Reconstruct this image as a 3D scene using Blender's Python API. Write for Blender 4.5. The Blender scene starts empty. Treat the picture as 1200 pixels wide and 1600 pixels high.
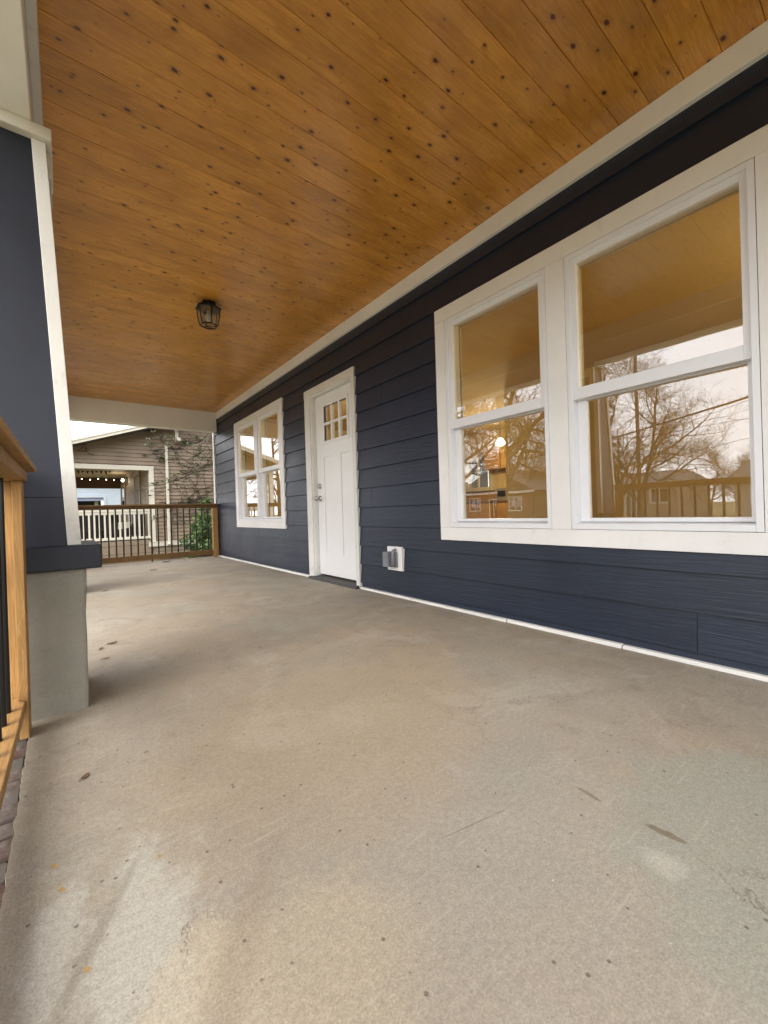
import bpy, math, random
from mathutils import Vector
R = math.radians
scene = bpy.context.scene
col = scene.collection

# ------------------------------------------------------------------ camera
YAW, PITCH, ROLL, CAM_H = R(38.03), R(-0.18), R(-1.8056), 0.7527
fw = Vector((math.sin(YAW) * math.cos(PITCH), math.cos(YAW) * math.cos(PITCH), math.sin(PITCH)))
r0 = Vector((math.cos(YAW), -math.sin(YAW), 0))
u0 = r0.cross(fw)
rt = math.cos(ROLL) * r0 + math.sin(ROLL) * u0
up = -math.sin(ROLL) * r0 + math.cos(ROLL) * u0
cam_data = bpy.data.cameras.new('camera')
cam_data.sensor_fit = 'VERTICAL'
cam_data.sensor_height = 36.0
cam_data.sensor_width = 27.0
cam_data.lens = 640.0 / 1600.0 * 36.0
cam_data.clip_start = 0.02
cam_data.clip_end = 2000
cam = bpy.data.objects.new('camera', cam_data)
col.objects.link(cam)
from mathutils import Matrix
cam.matrix_world = Matrix(((rt.x, up.x, -fw.x, 0), (rt.y, up.y, -fw.y, 0), (rt.z, up.z, -fw.z, CAM_H), (0, 0, 0, 1)))
scene.camera = cam

# ------------------------------------------------------------------ sky
SUN_EL, SUN_AZ = R(48), R(-112)        # azimuth from +Y towards +X : the sun stands in front of the house, veiled by cloud
world = bpy.data.worlds.new('World')
scene.world = world
world.use_nodes = True
wn, wl = world.node_tree.nodes, world.node_tree.links
bg = wn['Background']
sky = wn.new('ShaderNodeTexSky')
sky.sky_type = 'NISHITA'
sky.sun_disc = False
sky.sun_elevation = SUN_EL
sky.sun_rotation = SUN_AZ
sky.dust_density = 3.0
tc = wn.new('ShaderNodeTexCoord')
mp = wn.new('ShaderNodeMapping')
mp.inputs['Scale'].default_value = (1.0, 1.0, 3.2)
nz = wn.new('ShaderNodeTexNoise')
nz.inputs['Scale'].default_value = 2.2
nz.inputs['Detail'].default_value = 7
nz.inputs['Roughness'].default_value = 0.55
wl.new(tc.outputs['Generated'], mp.inputs['Vector'])
wl.new(mp.outputs['Vector'], nz.inputs['Vector'])
mr = wn.new('ShaderNodeMapRange')
mr.inputs['From Min'].default_value = 0.32
mr.inputs['From Max'].default_value = 0.62
mr.inputs['To Min'].default_value = 0.62
mr.inputs['To Max'].default_value = 0.97
wl.new(nz.outputs['Fac'], mr.inputs['Value'])
cl = wn.new('ShaderNodeMix')
cl.data_type = 'RGBA'
cl.inputs[6].default_value = (13.0, 13.2, 13.8, 1)
cl.inputs[7].default_value = (18.5, 18.3, 18.3, 1)
nz2 = wn.new('ShaderNodeTexNoise')
nz2.inputs['Scale'].default_value = 3.1
nz2.inputs['Detail'].default_value = 6
wl.new(mp.outputs['Vector'], nz2.inputs['Vector'])
wl.new(nz2.outputs['Fac'], cl.inputs[0])
mx = wn.new('ShaderNodeMix')
mx.data_type = 'RGBA'
wl.new(mr.outputs['Result'], mx.inputs[0])
wl.new(sky.outputs['Color'], mx.inputs[6])
wl.new(cl.outputs[2], mx.inputs[7])
wl.new(mx.outputs[2], bg.inputs['Color'])
bg.inputs['Strength'].default_value = 0.13

# ------------------------------------------------------------------ sun (overcast: weak and very soft)
sun_d = bpy.data.lights.new('sun', 'SUN')
sun_d.energy = 1.4
sun_d.angle = R(35)
sun_d.color = (1.0, 0.95, 0.87)
sun = bpy.data.objects.new('sun', sun_d)
col.objects.link(sun)
to_sun = Vector((math.sin(SUN_AZ) * math.cos(SUN_EL), math.cos(SUN_AZ) * math.cos(SUN_EL), math.sin(SUN_EL)))
sun.rotation_euler = to_sun.to_track_quat('Z', 'Y').to_euler()
sun.location = to_sun * 60

vs = scene.view_settings
vs.view_transform = 'Standard'
vs.look = 'None'
vs.gamma = 1.0
vs.use_curve_mapping = False
vs.exposure = 1.06
scene.cycles.use_denoising = True
scene.cycles.denoising_prefilter = 'ACCURATE'
scene.cycles.denoising_input_passes = 'RGB_ALBEDO_NORMAL'
scene.cycles.max_bounces = 8
scene.cycles.diffuse_bounces = 5
scene.cycles.glossy_bounces = 4
scene.cycles.transparent_max_bounces = 16
scene.cycles.sample_clamp_indirect = 4.0

# ================================================================== helpers
class MB:
    def __init__(s):
        s.v, s.f = [], []
    def box(s, x0, x1, y0, y1, z0, z1):
        return s.hexa([(x0, y0, z0), (x1, y0, z0), (x1, y1, z0), (x0, y1, z0), (x0, y0, z1), (x1, y0, z1), (x1, y1, z1), (x0, y1, z1)])
    def hexa(s, p):
        b = len(s.v)
        s.v += [tuple(q) for q in p]
        s.f += [tuple(b + i for i in q) for q in ((3, 2, 1, 0), (4, 5, 6, 7), (0, 1, 5, 4), (1, 2, 6, 5), (2, 3, 7, 6), (3, 0, 4, 7))]
        return s
    def poly(s, pts):
        b = len(s.v)
        s.v += [tuple(q) for q in pts]
        s.f.append(tuple(range(b, b + len(pts))))
        return s
    def extrude(s, prof, axis, a, b):
        """closed 2-D profile swept along an axis; prof coordinates are the other two axes in order"""
        n = len(prof); i0 = len(s.v)
        def mk(c, t):
            return (t, c[0], c[1]) if axis == 'X' else ((c[0], t, c[1]) if axis == 'Y' else (c[0], c[1], t))
        s.v += [mk(c, a) for c in prof] + [mk(c, b) for c in prof]
        s.f.append(tuple(i0 + i for i in range(n)))
        s.f.append(tuple(i0 + n + i for i in reversed(range(n))))
        for i in range(n):
            j = (i + 1) % n
            s.f.append((i0 + i, i0 + n + i, i0 + n + j, i0 + j))
        return s
    def tube(s, pts, rad, n=8, cap=True):
        pts = [Vector(p) for p in pts]
        if not hasattr(rad, '__len__'):
            rad = [rad] * len(pts)
        i0 = len(s.v)
        prev = None
        for k, p in enumerate(pts):
            d = (pts[min(k + 1, len(pts) - 1)] - pts[max(k - 1, 0)]).normalized()
            if prev is None:
                a = d.orthogonal().normalized()
            else:
                a = (prev - d * prev.dot(d))
                a = a.normalized() if a.length > 1e-5 else d.orthogonal().normalized()
            prev = a
            b = d.cross(a)
            for i in range(n):
                t = 2 * math.pi * i / n
                q = p + (a * math.cos(t) + b * math.sin(t)) * rad[k]
                s.v.append((q.x, q.y, q.z))
        for k in range(len(pts) - 1):
            for i in range(n):
                j = (i + 1) % n
                s.f.append((i0 + k * n + i, i0 + k * n + j, i0 + (k + 1) * n + j, i0 + (k + 1) * n + i))
        if cap:
            s.f.append(tuple(i0 + i for i in reversed(range(n))))
            m = i0 + (len(pts) - 1) * n
            s.f.append(tuple(m + i for i in range(n)))
        return s
    def lathe(s, cx, cy, prof, n=16):
        """(r,z) profile around a vertical axis"""
        i0 = len(s.v)
        for r, z in prof:
            for i in range(n):
                t = 2 * math.pi * (i + .5) / n
                s.v.append((cx + r * math.cos(t), cy + r * math.sin(t), z))
        for k in range(len(prof) - 1):
            for i in range(n):
                j = (i + 1) % n
                s.f.append((i0 + k * n + i, i0 + k * n + j, i0 + (k + 1) * n + j, i0 + (k + 1) * n + i))
        s.f.append(tuple(i0 + i for i in reversed(range(n))))
        m = i0 + (len(prof) - 1) * n
        s.f.append(tuple(m + i for i in range(n)))
        return s
    def holes(s, axis, t0, t1, a0, a1, z0, z1, rects):
        """slab normal to axis X or Y, thickness t0..t1, with rectangular holes (a0,a1,z0,z1)"""
        A = sorted({a0, a1} | {min(max(q, a0), a1) for r in rects for q in r[:2]})
        Z = sorted({z0, z1} | {min(max(q, z0), z1) for r in rects for q in r[2:]})
        for i in range(len(A) - 1):
            run = None
            for j in range(len(Z) - 1):
                ca, cz = (A[i] + A[i + 1]) / 2, (Z[j] + Z[j + 1]) / 2
                inside = any(r[0] < ca < r[1] and r[2] < cz < r[3] for r in rects)
                if not inside:
                    run = (run[0], Z[j + 1]) if run else (Z[j], Z[j + 1])
                if run and (inside or j == len(Z) - 2):
                    if axis == 'X':
                        s.box(t0, t1, A[i], A[i + 1], run[0], run[1])
                    else:
                        s.box(A[i], A[i + 1], t0, t1, run[0], run[1])
                    run = None
        return s
    def mesh(s, name, off=(0, 0, 0), smooth=False):
        me = bpy.data.meshes.new(name)
        me.from_pydata([(x - off[0], y - off[1], z - off[2]) for x, y, z in s.v], [], s.f)
        if smooth:
            me.polygons.foreach_set('use_smooth', [True] * len(me.polygons))
        me.update()
        return me

def wloc(o):
    p = Vector((0, 0, 0))
    while o is not None:
        p += o.location
        o = o.parent
    return p

def part(name, mb, mat, parent=None, bevel=0, smooth=False, label=None, kind=None):
    off = wloc(parent) if parent is not None else (0, 0, 0)
    o = bpy.data.objects.new(name, mb.mesh(name, off, smooth))
    o.data.materials.append(mat)
    col.objects.link(o)
    if parent is not None:
        o.parent = parent
    if bevel:
        m = o.modifiers.new('bevel', 'BEVEL')
        m.width = bevel
        m.segments = 2
        m.limit_method = 'ANGLE'
    if label:
        o['label'] = label
    if kind:
        o['kind'] = kind
    return o

def empty(name, loc, parent=None):
    o = bpy.data.objects.new(name, None)
    col.objects.link(o)
    o.empty_display_size = .1
    o.location = loc
    if parent is not None:
        o.location = Vector(loc) - wloc(parent)
        o.parent = parent
    return o

def thing(name, loc, label, cat, group=None):
    o = empty(name, loc)
    return tag(o, label, cat, group)

def tag(o, label, cat, group=None):
    o['label'] = label
    o['category'] = cat
    if group:
        o['group'] = group
    return o

def copy_tree(o, parent=None):
    c = o.copy()
    col.objects.link(c)
    if parent is not None:
        c.parent = parent
    for ch in list(o.children):
        copy_tree(ch, c)
    return c

# ================================================================== materials
class NT:
    def __init__(s, name):
        s.m = bpy.data.materials.new(name)
        s.m.use_nodes = True
        s.n, s.l = s.m.node_tree.nodes, s.m.node_tree.links
        s.b = s.n['Principled BSDF']
        s.out = s.n['Material Output']
    def put(s, sock, v):
        if isinstance(v, bpy.types.NodeSocket):
            s.l.new(v, sock)
        elif v is not None:
            if hasattr(v, '__len__') and len(v) == 3 and hasattr(sock.default_value, '__len__') and len(sock.default_value) == 4:
                v = (*v, 1)
            sock.default_value = v
    def node(s, t, **kw):
        n = s.n.new('ShaderNode' + t)
        for k, v in kw.items():
            setattr(n, k, v)
        return n
    def coords(s, which='Object'):
        return s.node('TexCoord').outputs[which]
    def mapping(s, v, scale=(1, 1, 1), loc=(0, 0, 0), rot=(0, 0, 0)):
        n = s.node('Mapping')
        s.put(n.inputs['Vector'], v)
        s.put(n.inputs['Scale'], scale); s.put(n.inputs['Location'], loc); s.put(n.inputs['Rotation'], rot)
        return n.outputs[0]
    def noise(s, v, scale, detail=4, rough=.5, dist=0.0, out='Fac'):
        n = s.node('TexNoise')
        s.put(n.inputs['Vector'], v)
        n.inputs['Scale'].default_value = scale; n.inputs['Detail'].default_value = detail
        n.inputs['Roughness'].default_value = rough; n.inputs['Distortion'].default_value = dist
        return n.outputs[out]
    def math(s, op, a, b=None, c=None, clamp=False):
        n = s.node('Math', operation=op, use_clamp=clamp)
        s.put(n.inputs[0], a); s.put(n.inputs[1], b); s.put(n.inputs[2], c)
        return n.outputs[0]
    def rng(s, v, a, b, c=0.0, d=1.0, smooth=False):
        n = s.node('MapRange')
        n.clamp = True
        if smooth:
            n.interpolation_type = 'SMOOTHSTEP'
        s.put(n.inputs[0], v); s.put(n.inputs[1], a); s.put(n.inputs[2], b); s.put(n.inputs[3], c); s.put(n.inputs[4], d)
        return n.outputs[0]
    def mix(s, f, a, b, blend='MIX'):
        n = s.node('Mix', data_type='RGBA', blend_type=blend)
        s.put(n.inputs[0], f); s.put(n.inputs[6], a); s.put(n.inputs[7], b)
        return n.outputs[2]
    def sep(s, v):
        n = s.node('SeparateXYZ'); s.put(n.inputs[0], v); return n.outputs
    def comb(s, x, y, z):
        n = s.node('CombineXYZ'); s.put(n.inputs[0], x); s.put(n.inputs[1], y); s.put(n.inputs[2], z); return n.outputs[0]
    def vadd(s, a, b):
        n = s.node('VectorMath', operation='ADD'); s.put(n.inputs[0], a); s.put(n.inputs[1], b); return n.outputs[0]
    def bump(s, h, strength=.3, dist=.002):
        n = s.node('Bump'); n.inputs['Strength'].default_value = strength; n.inputs['Distance'].default_value = dist
        s.put(n.inputs['Height'], h)
        s.l.new(n.outputs[0], s.b.inputs['Normal'])
    def rand(s):
        return s.node('ObjectInfo').outputs['Random']
    def done(s, color=None, rough=.6, metal=0.0, spec=.5):
        s.put(s.b.inputs['Base Color'], color)
        s.put(s.b.inputs['Roughness'], rough)
        s.put(s.b.inputs['Metallic'], metal)
        s.put(s.b.inputs['Specular IOR Level'], spec)
        return s.m

def lin(r, g, b):
    f = lambda c: c / 12.92 if c <= .04045 else ((c + .055) / 1.055) ** 2.4
    return tuple(f(c / 255) for c in (r, g, b))

def paint(name, c, rough=.5, var=.10, grime=.0, spec=.4, bump=.15, bscale=60):
    m = NT(name)
    co = m.coords()
    a = m.noise(co, 1.7, 5, .6)
    c2 = m.mix(m.rng(a, .3, .7), tuple(q * (1 - var) for q in c), tuple(min(1, q * (1 + var * .5)) for q in c))
    if grime:
        g = m.noise(co, 9, 8, .7)
        g2 = m.noise(m.mapping(co, (1, 1, .25)), 26, 4, .6)
        k = m.math('MULTIPLY', m.rng(g, .52, .75), m.rng(g2, .45, .7))
        c2 = m.mix(m.math('MULTIPLY', k, grime), c2, (.25, .21, .16))
    m.bump(m.noise(co, bscale, 3), bump, .002)
    return m.done(c2, rough, spec=spec)

def wood(name, axis, light, dark, knot=None, kscale=(3.4, 7.0), rough=.45, ring=22.0, rnd=True, knot_size=(.012, .085), spec=.4, tone=.12):
    """sawn softwood, grain along an axis, optional knots, every board different"""
    m = NT(name)
    s = m.sep(m.coords())
    ia = 'XYZ'.index(axis)
    ib, ic = [i for i in range(3) if i != ia]
    r = m.rand() if rnd else 0.37
    al = m.math('ADD', s[ia], m.math('MULTIPLY', r, 57.0))
    ac = m.math('ADD', s[ib], m.math('MULTIPLY', r, 31.0))
    th = s[ic]
    kd = None
    if knot:
        kv = m.comb(m.math('MULTIPLY', al, kscale[0]), m.math('MULTIPLY', ac, kscale[1]), 0)
        vo = m.node('TexVoronoi', voronoi_dimensions='2D')
        m.put(vo.inputs['Vector'], m.vadd(kv, m.comb(m.math('MULTIPLY', m.noise(kv, 5), .09), m.math('MULTIPLY', m.noise(kv, 7), .09), 0)))
        vo.inputs['Scale'].default_value = 1.0
        sc = m.node('SeparateColor'); m.put(sc.inputs[0], vo.outputs['Color'])
        kr = m.rng(m.math('POWER', sc.outputs[0], 1.8), 0, 1, knot_size[0], knot_size[1])
        kd = m.math('DIVIDE', vo.outputs['Distance'], kr)          # <1 inside the knot
        swell = m.math('DIVIDE', .035, m.math('ADD', 1.0, m.math('MULTIPLY', kd, kd)))
        ac = m.math('ADD', ac, swell)
    gv = m.comb(m.math('MULTIPLY', al, .9), m.math('MULTIPLY', ac, ring), m.math('MULTIPLY', th, ring))
    g1 = m.noise(gv, 1.6, 5, .6, 1.2)
    g2 = m.noise(m.comb(m.math('MULTIPLY', al, 6.0), m.math('MULTIPLY', ac, 380.0), m.math('MULTIPLY', th, 380.0)), 1.0, 3, .6)
    band = m.math('FRACT', m.math('MULTIPLY', g1, 7.0))
    f = m.math('ADD', m.math('MULTIPLY', m.rng(band, .1, .95), .55), m.math('MULTIPLY', g2, .45))
    c = m.mix(m.rng(f, .22, .80), light, dark)
    blot = m.noise(m.comb(m.math('MULTIPLY', al, 2.2), m.math('MULTIPLY', ac, 5.0), 0), 1.3, 4, .6)
    c = m.mix(m.math('MULTIPLY', m.rng(blot, .44, .66), .50), c, tuple(q * .62 for q in dark))
    c = m.mix(1.0, c, m.comb(*[m.rng(r, 0, 1, 1 - tone, 1 + tone)] * 3) if rnd else (1, 1, 1), 'MULTIPLY')
    if knot:
        halo = m.rng(kd, 1.0, 2.6, .55, 0.0)
        c = m.mix(halo, c, tuple(q * .55 for q in dark))
        core = m.rng(kd, .75, 1.1, 1.0, 0.0)
        c = m.mix(core, c, knot)
    m.bump(m.math('ADD', m.math('MULTIPLY', f, -.6), g2), .12, .0012)
    return m.done(c, m.rng(g2, .2, .8, rough - .06, rough + .1), spec=spec)

def glass(name, k=1.6, base=.05, tint=(.93, .95, .94)):
    m = NT(name)
    m.n.remove(m.b)
    lw = m.node('LayerWeight'); lw.inputs[0].default_value = .5
    fr = m.math('ADD', .04, m.math('MULTIPLY', m.math('POWER', lw.outputs['Facing'], 5.0), .96))
    fac = m.math('ADD', m.math('MULTIPLY', fr, k), base, clamp=True)
    t = m.node('BsdfTransparent'); t.inputs[0].default_value = (*tint, 1)
    g = m.node('BsdfGlossy'); g.inputs['Roughness'].default_value = 0.0; g.inputs[0].default_value = (.97, .97, .98, 1)
    co = m.coords()
    bp = m.node('Bump'); bp.inputs['Strength'].default_value = .05; bp.inputs['Distance'].default_value = .01
    m.put(bp.inputs['Height'], m.noise(co, 2.2, 1))
    m.l.new(bp.outputs[0], g.inputs['Normal'])
    x = m.node('MixShader')
    m.put(x.inputs[0], fac); m.l.new(t.outputs[0], x.inputs[1]); m.l.new(g.outputs[0], x.inputs[2])
    m.l.new(x.outputs[0], m.out.inputs[0])
    return m.m

def emit(name, c, s):
    m = NT(name)
    m.put(m.b.inputs['Base Color'], c)
    m.put(m.b.inputs['Emission Color'], c)
    m.b.inputs['Emission Strength'].default_value = s
    return m.m

M = {}
M['pine_ceiling'] = wood('stained_pine_ceiling', 'X', (.68, .335, .062), (.50, .205, .030), knot=(.085, .018, .007), kscale=(6.6, 10.5), rough=.24, knot_size=(.020, .100), tone=.09, spec=.6)
M['rail_x_shaded'] = wood('treated_pine_x_shaded', 'X', (.20, .112, .036), (.125, .062, .018), knot=(.09, .03, .01), kscale=(1.2, 6), rough=.6, knot_size=(.01, .05))  # same pine darkened: backlit shade of the end rails put into the colour
M['rail_y'] = wood('treated_pine_y', 'Y', (.42, .25, .095), (.28, .145, .045), knot=(.09, .03, .01), kscale=(1.2, 6), rough=.6, knot_size=(.01, .05))
M['rail_z'] = wood('treated_pine_z', 'Z', (.48, .285, .105), (.34, .175, .052), knot=(.08, .025, .008), kscale=(4.0, 2.2), rough=.6, knot_size=(.02, .11))
M['white'] = paint('white_trim_paint', (.83, .825, .80), .45, .08, .25)
M['white_worn'] = paint('worn_white_paint', (.72, .71, .67), .5, .12, .6, bump=.35, bscale=35)
M['door_white'] = paint('white_door_paint', (.80, .80, .79), .38, .05, .12, bump=.06)
M['vinyl'] = paint('white_vinyl', (.80, .81, .83), .32, .04, .1, bump=.03)
M['black_metal'] = paint('black_metal', (.008, .008, .009), .35, .2, bump=.05)
M['nickel'] = NT('brushed_nickel').done((.42, .40, .37), .28, 1.0)
M['grey_plastic'] = NT('grey_translucent_plastic').done((.20, .21, .23), .25, 0, .5)
M['rubber'] = paint('dark_threshold', (.035, .034, .033), .5, .2)
M['glass'] = glass('window_glass')
M['glass_thin'] = glass('lamp_glass', 1.2, .10, (.86, .86, .83))
def seeded():
    m = NT('seeded_lantern_glass')
    m.n.remove(m.b)
    co = m.coords()
    t = m.node('BsdfTransparent'); t.inputs[0].default_value = (.93, .93, .90, 1)
    d = m.node('BsdfTranslucent'); d.inputs[0].default_value = (.80, .78, .72, 1)
    g = m.node('BsdfGlossy'); g.inputs['Roughness'].default_value = .08
    a = m.node('MixShader'); b = m.node('MixShader')
    m.put(a.inputs[0], m.rng(m.noise(co, 60, 3), .3, .7, .03, .11)); m.l.new(t.outputs[0], a.inputs[1]); m.l.new(d.outputs[0], a.inputs[2])
    b.inputs[0].default_value = .10; m.l.new(a.outputs[0], b.inputs[1]); m.l.new(g.outputs[0], b.inputs[2])
    m.l.new(b.outputs[0], m.out.inputs[0])
    return m.m
M['seeded'] = seeded()
M['glass_far'] = glass('far_window_glass', 1.5, .10, (.5, .5, .5))

def navy():
    m = NT('navy_siding_paint')
    co = m.coords()
    s = m.sep(co)
    r = m.rand()
    v = m.comb(m.math('MULTIPLY', s[1], 3.0), m.math('MULTIPLY', m.math('ADD', s[2], m.math('MULTIPLY', r, 9.0)), 75.0), m.math('MULTIPLY', s[0], 12.0))
    g = m.noise(v, 1.0, 4, .6, .8)
    a = m.noise(co, 2.5, 5, .6)
    c = m.mix(m.rng(a, .3, .7), (.0100, .0165, .0345), (.0150, .0235, .0450))
    c = m.mix(1.0, c, m.comb(*[m.rng(r, 0, 1, .9, 1.1)] * 3), 'MULTIPLY')
    sp = m.noise(co, 210, 2, .5)
    c = m.mix(m.math('MULTIPLY', m.rng(sp, .74, .78), .35), c, (.25, .25, .25))
    m.bump(m.rng(g, .35, .68), .38, .0022)
    return m.done(c, m.rng(a, .3, .7, .34, .46), spec=.5)
M['navy'] = navy()

def navy_flat():
    m = NT('navy_column_shaded')
    co = m.coords()
    a = m.noise(co, 6, 6, .6)
    c = m.mix(m.rng(a, .3, .7), (.0070, .0095, .0190), (.0120, .0155, .0285))  # navy lowered so the dimmer light on the columns sits in the colour
    b = m.noise(m.mapping(co, (1, 1, .35)), 40, 5, .65)
    c = m.mix(m.rng(b, .76, .80), c, (.45, .45, .44))
    m.bump(m.noise(m.mapping(co, (8, 8, 90)), 1.0, 4), .2, .0015)
    return m.done(c, .5)
M['navy_col'] = navy_flat()

def concrete():
    m = NT('weathered_porch_concrete')
    co = m.coords()
    big = m.noise(co, .75, 5, .55, .4)
    mid = m.noise(co, 3.2, 7, .62, .5)
    fine = m.noise(co, 70, 6, .75)
    grit = m.noise(co, 240, 3, .8)
    c = m.mix(m.rng(big, .38, .62), (.335, .275, .203), (.325, .296, .246))
    c = m.mix(m.math('MULTIPLY', m.rng(mid, .44, .64), .6), c, (.270, .243, .198))
    c = m.mix(m.math('MULTIPLY', m.rng(m.noise(co, 2.3, 8, .68, .8), .52, .66), .55), c, (.44, .41, .355))
    c = m.mix(m.math('MULTIPLY', m.rng(m.noise(co, 9, 8, .75, .6), .53, .66), .55), c, (.225, .195, .155))
    c = m.mix(m.math('MULTIPLY', m.rng(m.noise(co, 1.2, 3, .5, .3), .50, .66), .35), c, (.275, .285, .245))
    s = m.sep(co)
    NC = {}
    def wobble(q):
        k = 8.0 if q < 8 else (14.0 if q < 25 else 34.0)
        if k not in NC:
            NC[k] = m.math('SUBTRACT', m.noise(co, k, 5, .65), .5)
        return NC[k]
    def blob(x, y, rx, ry, ang=0.0, soft=.5, wob=.6, wsc=6.0):
        dx, dy = m.math('SUBTRACT', s[0], x), m.math('SUBTRACT', s[1], y)
        ca, sa = math.cos(ang), math.sin(ang)
        u = m.math('DIVIDE', m.math('ADD', m.math('MULTIPLY', dx, ca), m.math('MULTIPLY', dy, sa)), rx)
        v = m.math('DIVIDE', m.math('SUBTRACT', m.math('MULTIPLY', dy, ca), m.math('MULTIPLY', dx, sa)), ry)
        d = m.math('SQRT', m.math('ADD', m.math('MULTIPLY', u, u), m.math('MULTIPLY', v, v)))
        w = m.math('MULTIPLY', wobble(wsc), wob * 2)
        return m.rng(m.math('ADD', d, w), 1 - soft, 1 + soft, 1.0, 0.0, True)
    c = m.mix(m.math('MULTIPLY', blob(.50, .30, .95, .60, .6, .6, .6, 3), .55), c, (.335, .318, .278))
    # old spills, patches and rub marks on the slab, plus the pier's painted shadow
    c = m.mix(m.math('MULTIPLY', blob(.09, .84, .085, .24, -.2, .45, 1.5, 11), .42), c, (.52, .525, .475))
    c = m.mix(m.math('MULTIPLY', blob(-.04, .93, .04, .16, -.2, .5, 1.0, 11), .5), c, (.52, .51, .47))
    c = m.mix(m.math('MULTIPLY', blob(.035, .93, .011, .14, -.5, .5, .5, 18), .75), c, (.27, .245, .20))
    c = m.mix(m.math('MULTIPLY', blob(.13, .72, .055, .13, -.6, .3, .7, 11), .45), c, (.46, .395, .285))
    c = m.mix(m.math('MULTIPLY', blob(.22, .72, .035, .16, -.6, .5, .7, 11), .5), c, (.27, .215, .165))
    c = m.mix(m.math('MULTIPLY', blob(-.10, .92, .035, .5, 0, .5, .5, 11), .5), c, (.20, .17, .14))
    c = m.mix(m.math('MULTIPLY', blob(.75, 1.25, .55, .45, .3, .4, .7, 3), .45), c, (.36, .285, .195))
    c = m.mix(m.math('MULTIPLY', blob(.32, .62, .16, .16, .3, .5), .45), c, (.46, .39, .28))
    c = m.mix(m.math('MULTIPLY', blob(1.17, .14, .42, .34, .4, .10, .35, 3), .55), c, (.285, .295, .255))
    c = m.mix(m.math('MULTIPLY', blob(1.02, .72, .20, .10, .2, .4), .45), c, (.29, .275, .24))
    c = m.mix(m.math('MULTIPLY', blob(1.057, .352, .010, .040, .1, .25, .5, 30), .75), c, (.15, .115, .075))
    c = m.mix(m.math('MULTIPLY', blob(1.055, .523, .006, .032, -.1, .3, .5, 30), .6), c, (.15, .115, .075))
    c = m.mix(m.math('MULTIPLY', blob(.965, .325, .035, .030, -.8, .6, 1.0, 20), .4), c, (.53, .50, .45))
    c = m.mix(m.math('MULTIPLY', blob(.753, .649, .098, .0022, -.21, .4, .6, 30), .5), c, (.13, .105, .08))
    for x, y, q in ((-.024, 1.078, .0055), (.011, .86, .0045), (-.036, 1.161, .0055), (.149, 1.038, .004), (-.05, .80, .006)):
        c = m.mix(m.math('MULTIPLY', blob(x, y, q, q * 1.6, .6, .3, .25, 40), .8), c, (.40, .25, .075))
    c = m.mix(m.math('MULTIPLY', blob(.16, 2.35, .16, .55, 0, .6, .4), .30), c, (.21, .18, .145))  # shadow beside the pier, painted into the slab colour
    # hairline cracks
    ck = m.node('TexVoronoi', feature='DISTANCE_TO_EDGE')
    m.put(ck.inputs['Vector'], m.vadd(m.mapping(co, (.8, .8, 0)), m.comb(m.math('MULTIPLY', mid, .55), m.math('MULTIPLY', m.noise(co, 2.3, 6, .7), .55), 0)))
    ck.inputs['Scale'].default_value = .8
    ckm = m.math('MULTIPLY', m.rng(ck.outputs['Distance'], .0, .0032, 1.0, 0.0), m.rng(m.noise(co, 1.6, 2), .50, .60))
    c = m.mix(m.math('MULTIPLY', ckm, .55), c, (.14, .115, .085))
    # sand grains, pits, paint flecks
    c = m.mix(.38, c, m.mix(m.rng(fine, .25, .75), (.22, .21, .19), (.74, .72, .69)), 'OVERLAY')
    c = m.mix(.32, c, m.mix(m.rng(grit, .34, .66), (.17, .165, .16), (.84, .83, .81)), 'OVERLAY')
    sp = m.noise(co, 150, 4, .75)
    c = m.mix(m.math('MULTIPLY', m.rng(sp, .60, .70), .32), c, (.15, .125, .095))
    c = m.mix(m.math('MULTIPLY', m.rng(sp, .40, .32), .2), c, (.55, .52, .46))
    scr = m.noise(m.mapping(co, (3.0, 60.0, 1), rot=(0, 0, .9)), 1.6, 4, .6)
    c = m.mix(m.math('MULTIPLY', m.rng(scr, .60, .74), .35), c, (.50, .47, .41))
    pv = m.node('TexVoronoi'); m.put(pv.inputs['Vector'], co); pv.inputs['Scale'].default_value = 42
    sc = m.node('SeparateColor'); m.put(sc.inputs[0], pv.outputs['Color'])
    pit = m.math('MULTIPLY', m.rng(pv.outputs['Distance'], m.math('MULTIPLY', sc.outputs[2], .10), m.math('MULTIPLY', sc.outputs[2], .20), 1, 0), m.rng(sc.outputs[0], .70, .72))
    c = m.mix(m.math('MULTIPLY', pit, .7), c, (.10, .08, .06))
    flk = m.math('MULTIPLY', m.rng(pv.outputs['Distance'], .05, .08, 1, 0), m.rng(sc.outputs[1], .965, .97))
    c = m.mix(flk, c, (.75, .75, .73))
    h = m.math('ADD', m.math('MULTIPLY', fine, .7), m.math('SUBTRACT', m.math('MULTIPLY', grit, .35), m.math('MULTIPLY', m.math('ADD', pit, ckm), .8)))
    m.bump(h, .55, .003)
    return m.done(c, m.rng(mid, .3, .7, .62, .8), spec=.35)
M['concrete'] = concrete()

def stucco(name, c, sc=45):
    m = NT(name)
    co = m.coords()
    a = m.noise(co, 4, 6, .65)
    b = m.noise(co, sc, 6, .65)
    k = m.mix(m.rng(a, .3, .7), tuple(q * .82 for q in c), c)
    k = m.mix(.5, k, m.mix(b, (.35, .35, .34), (.65, .65, .64)), 'OVERLAY')
    m.bump(m.math('ADD', b, m.math('MULTIPLY', a, .8)), .6, .006)
    return m.done(k, .85, spec=.25)
M['pier'] = stucco('cement_render', (.31, .295, .25), 70)
M['foundation'] = stucco('foundation_render', (.33, .31, .28), 20)

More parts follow.
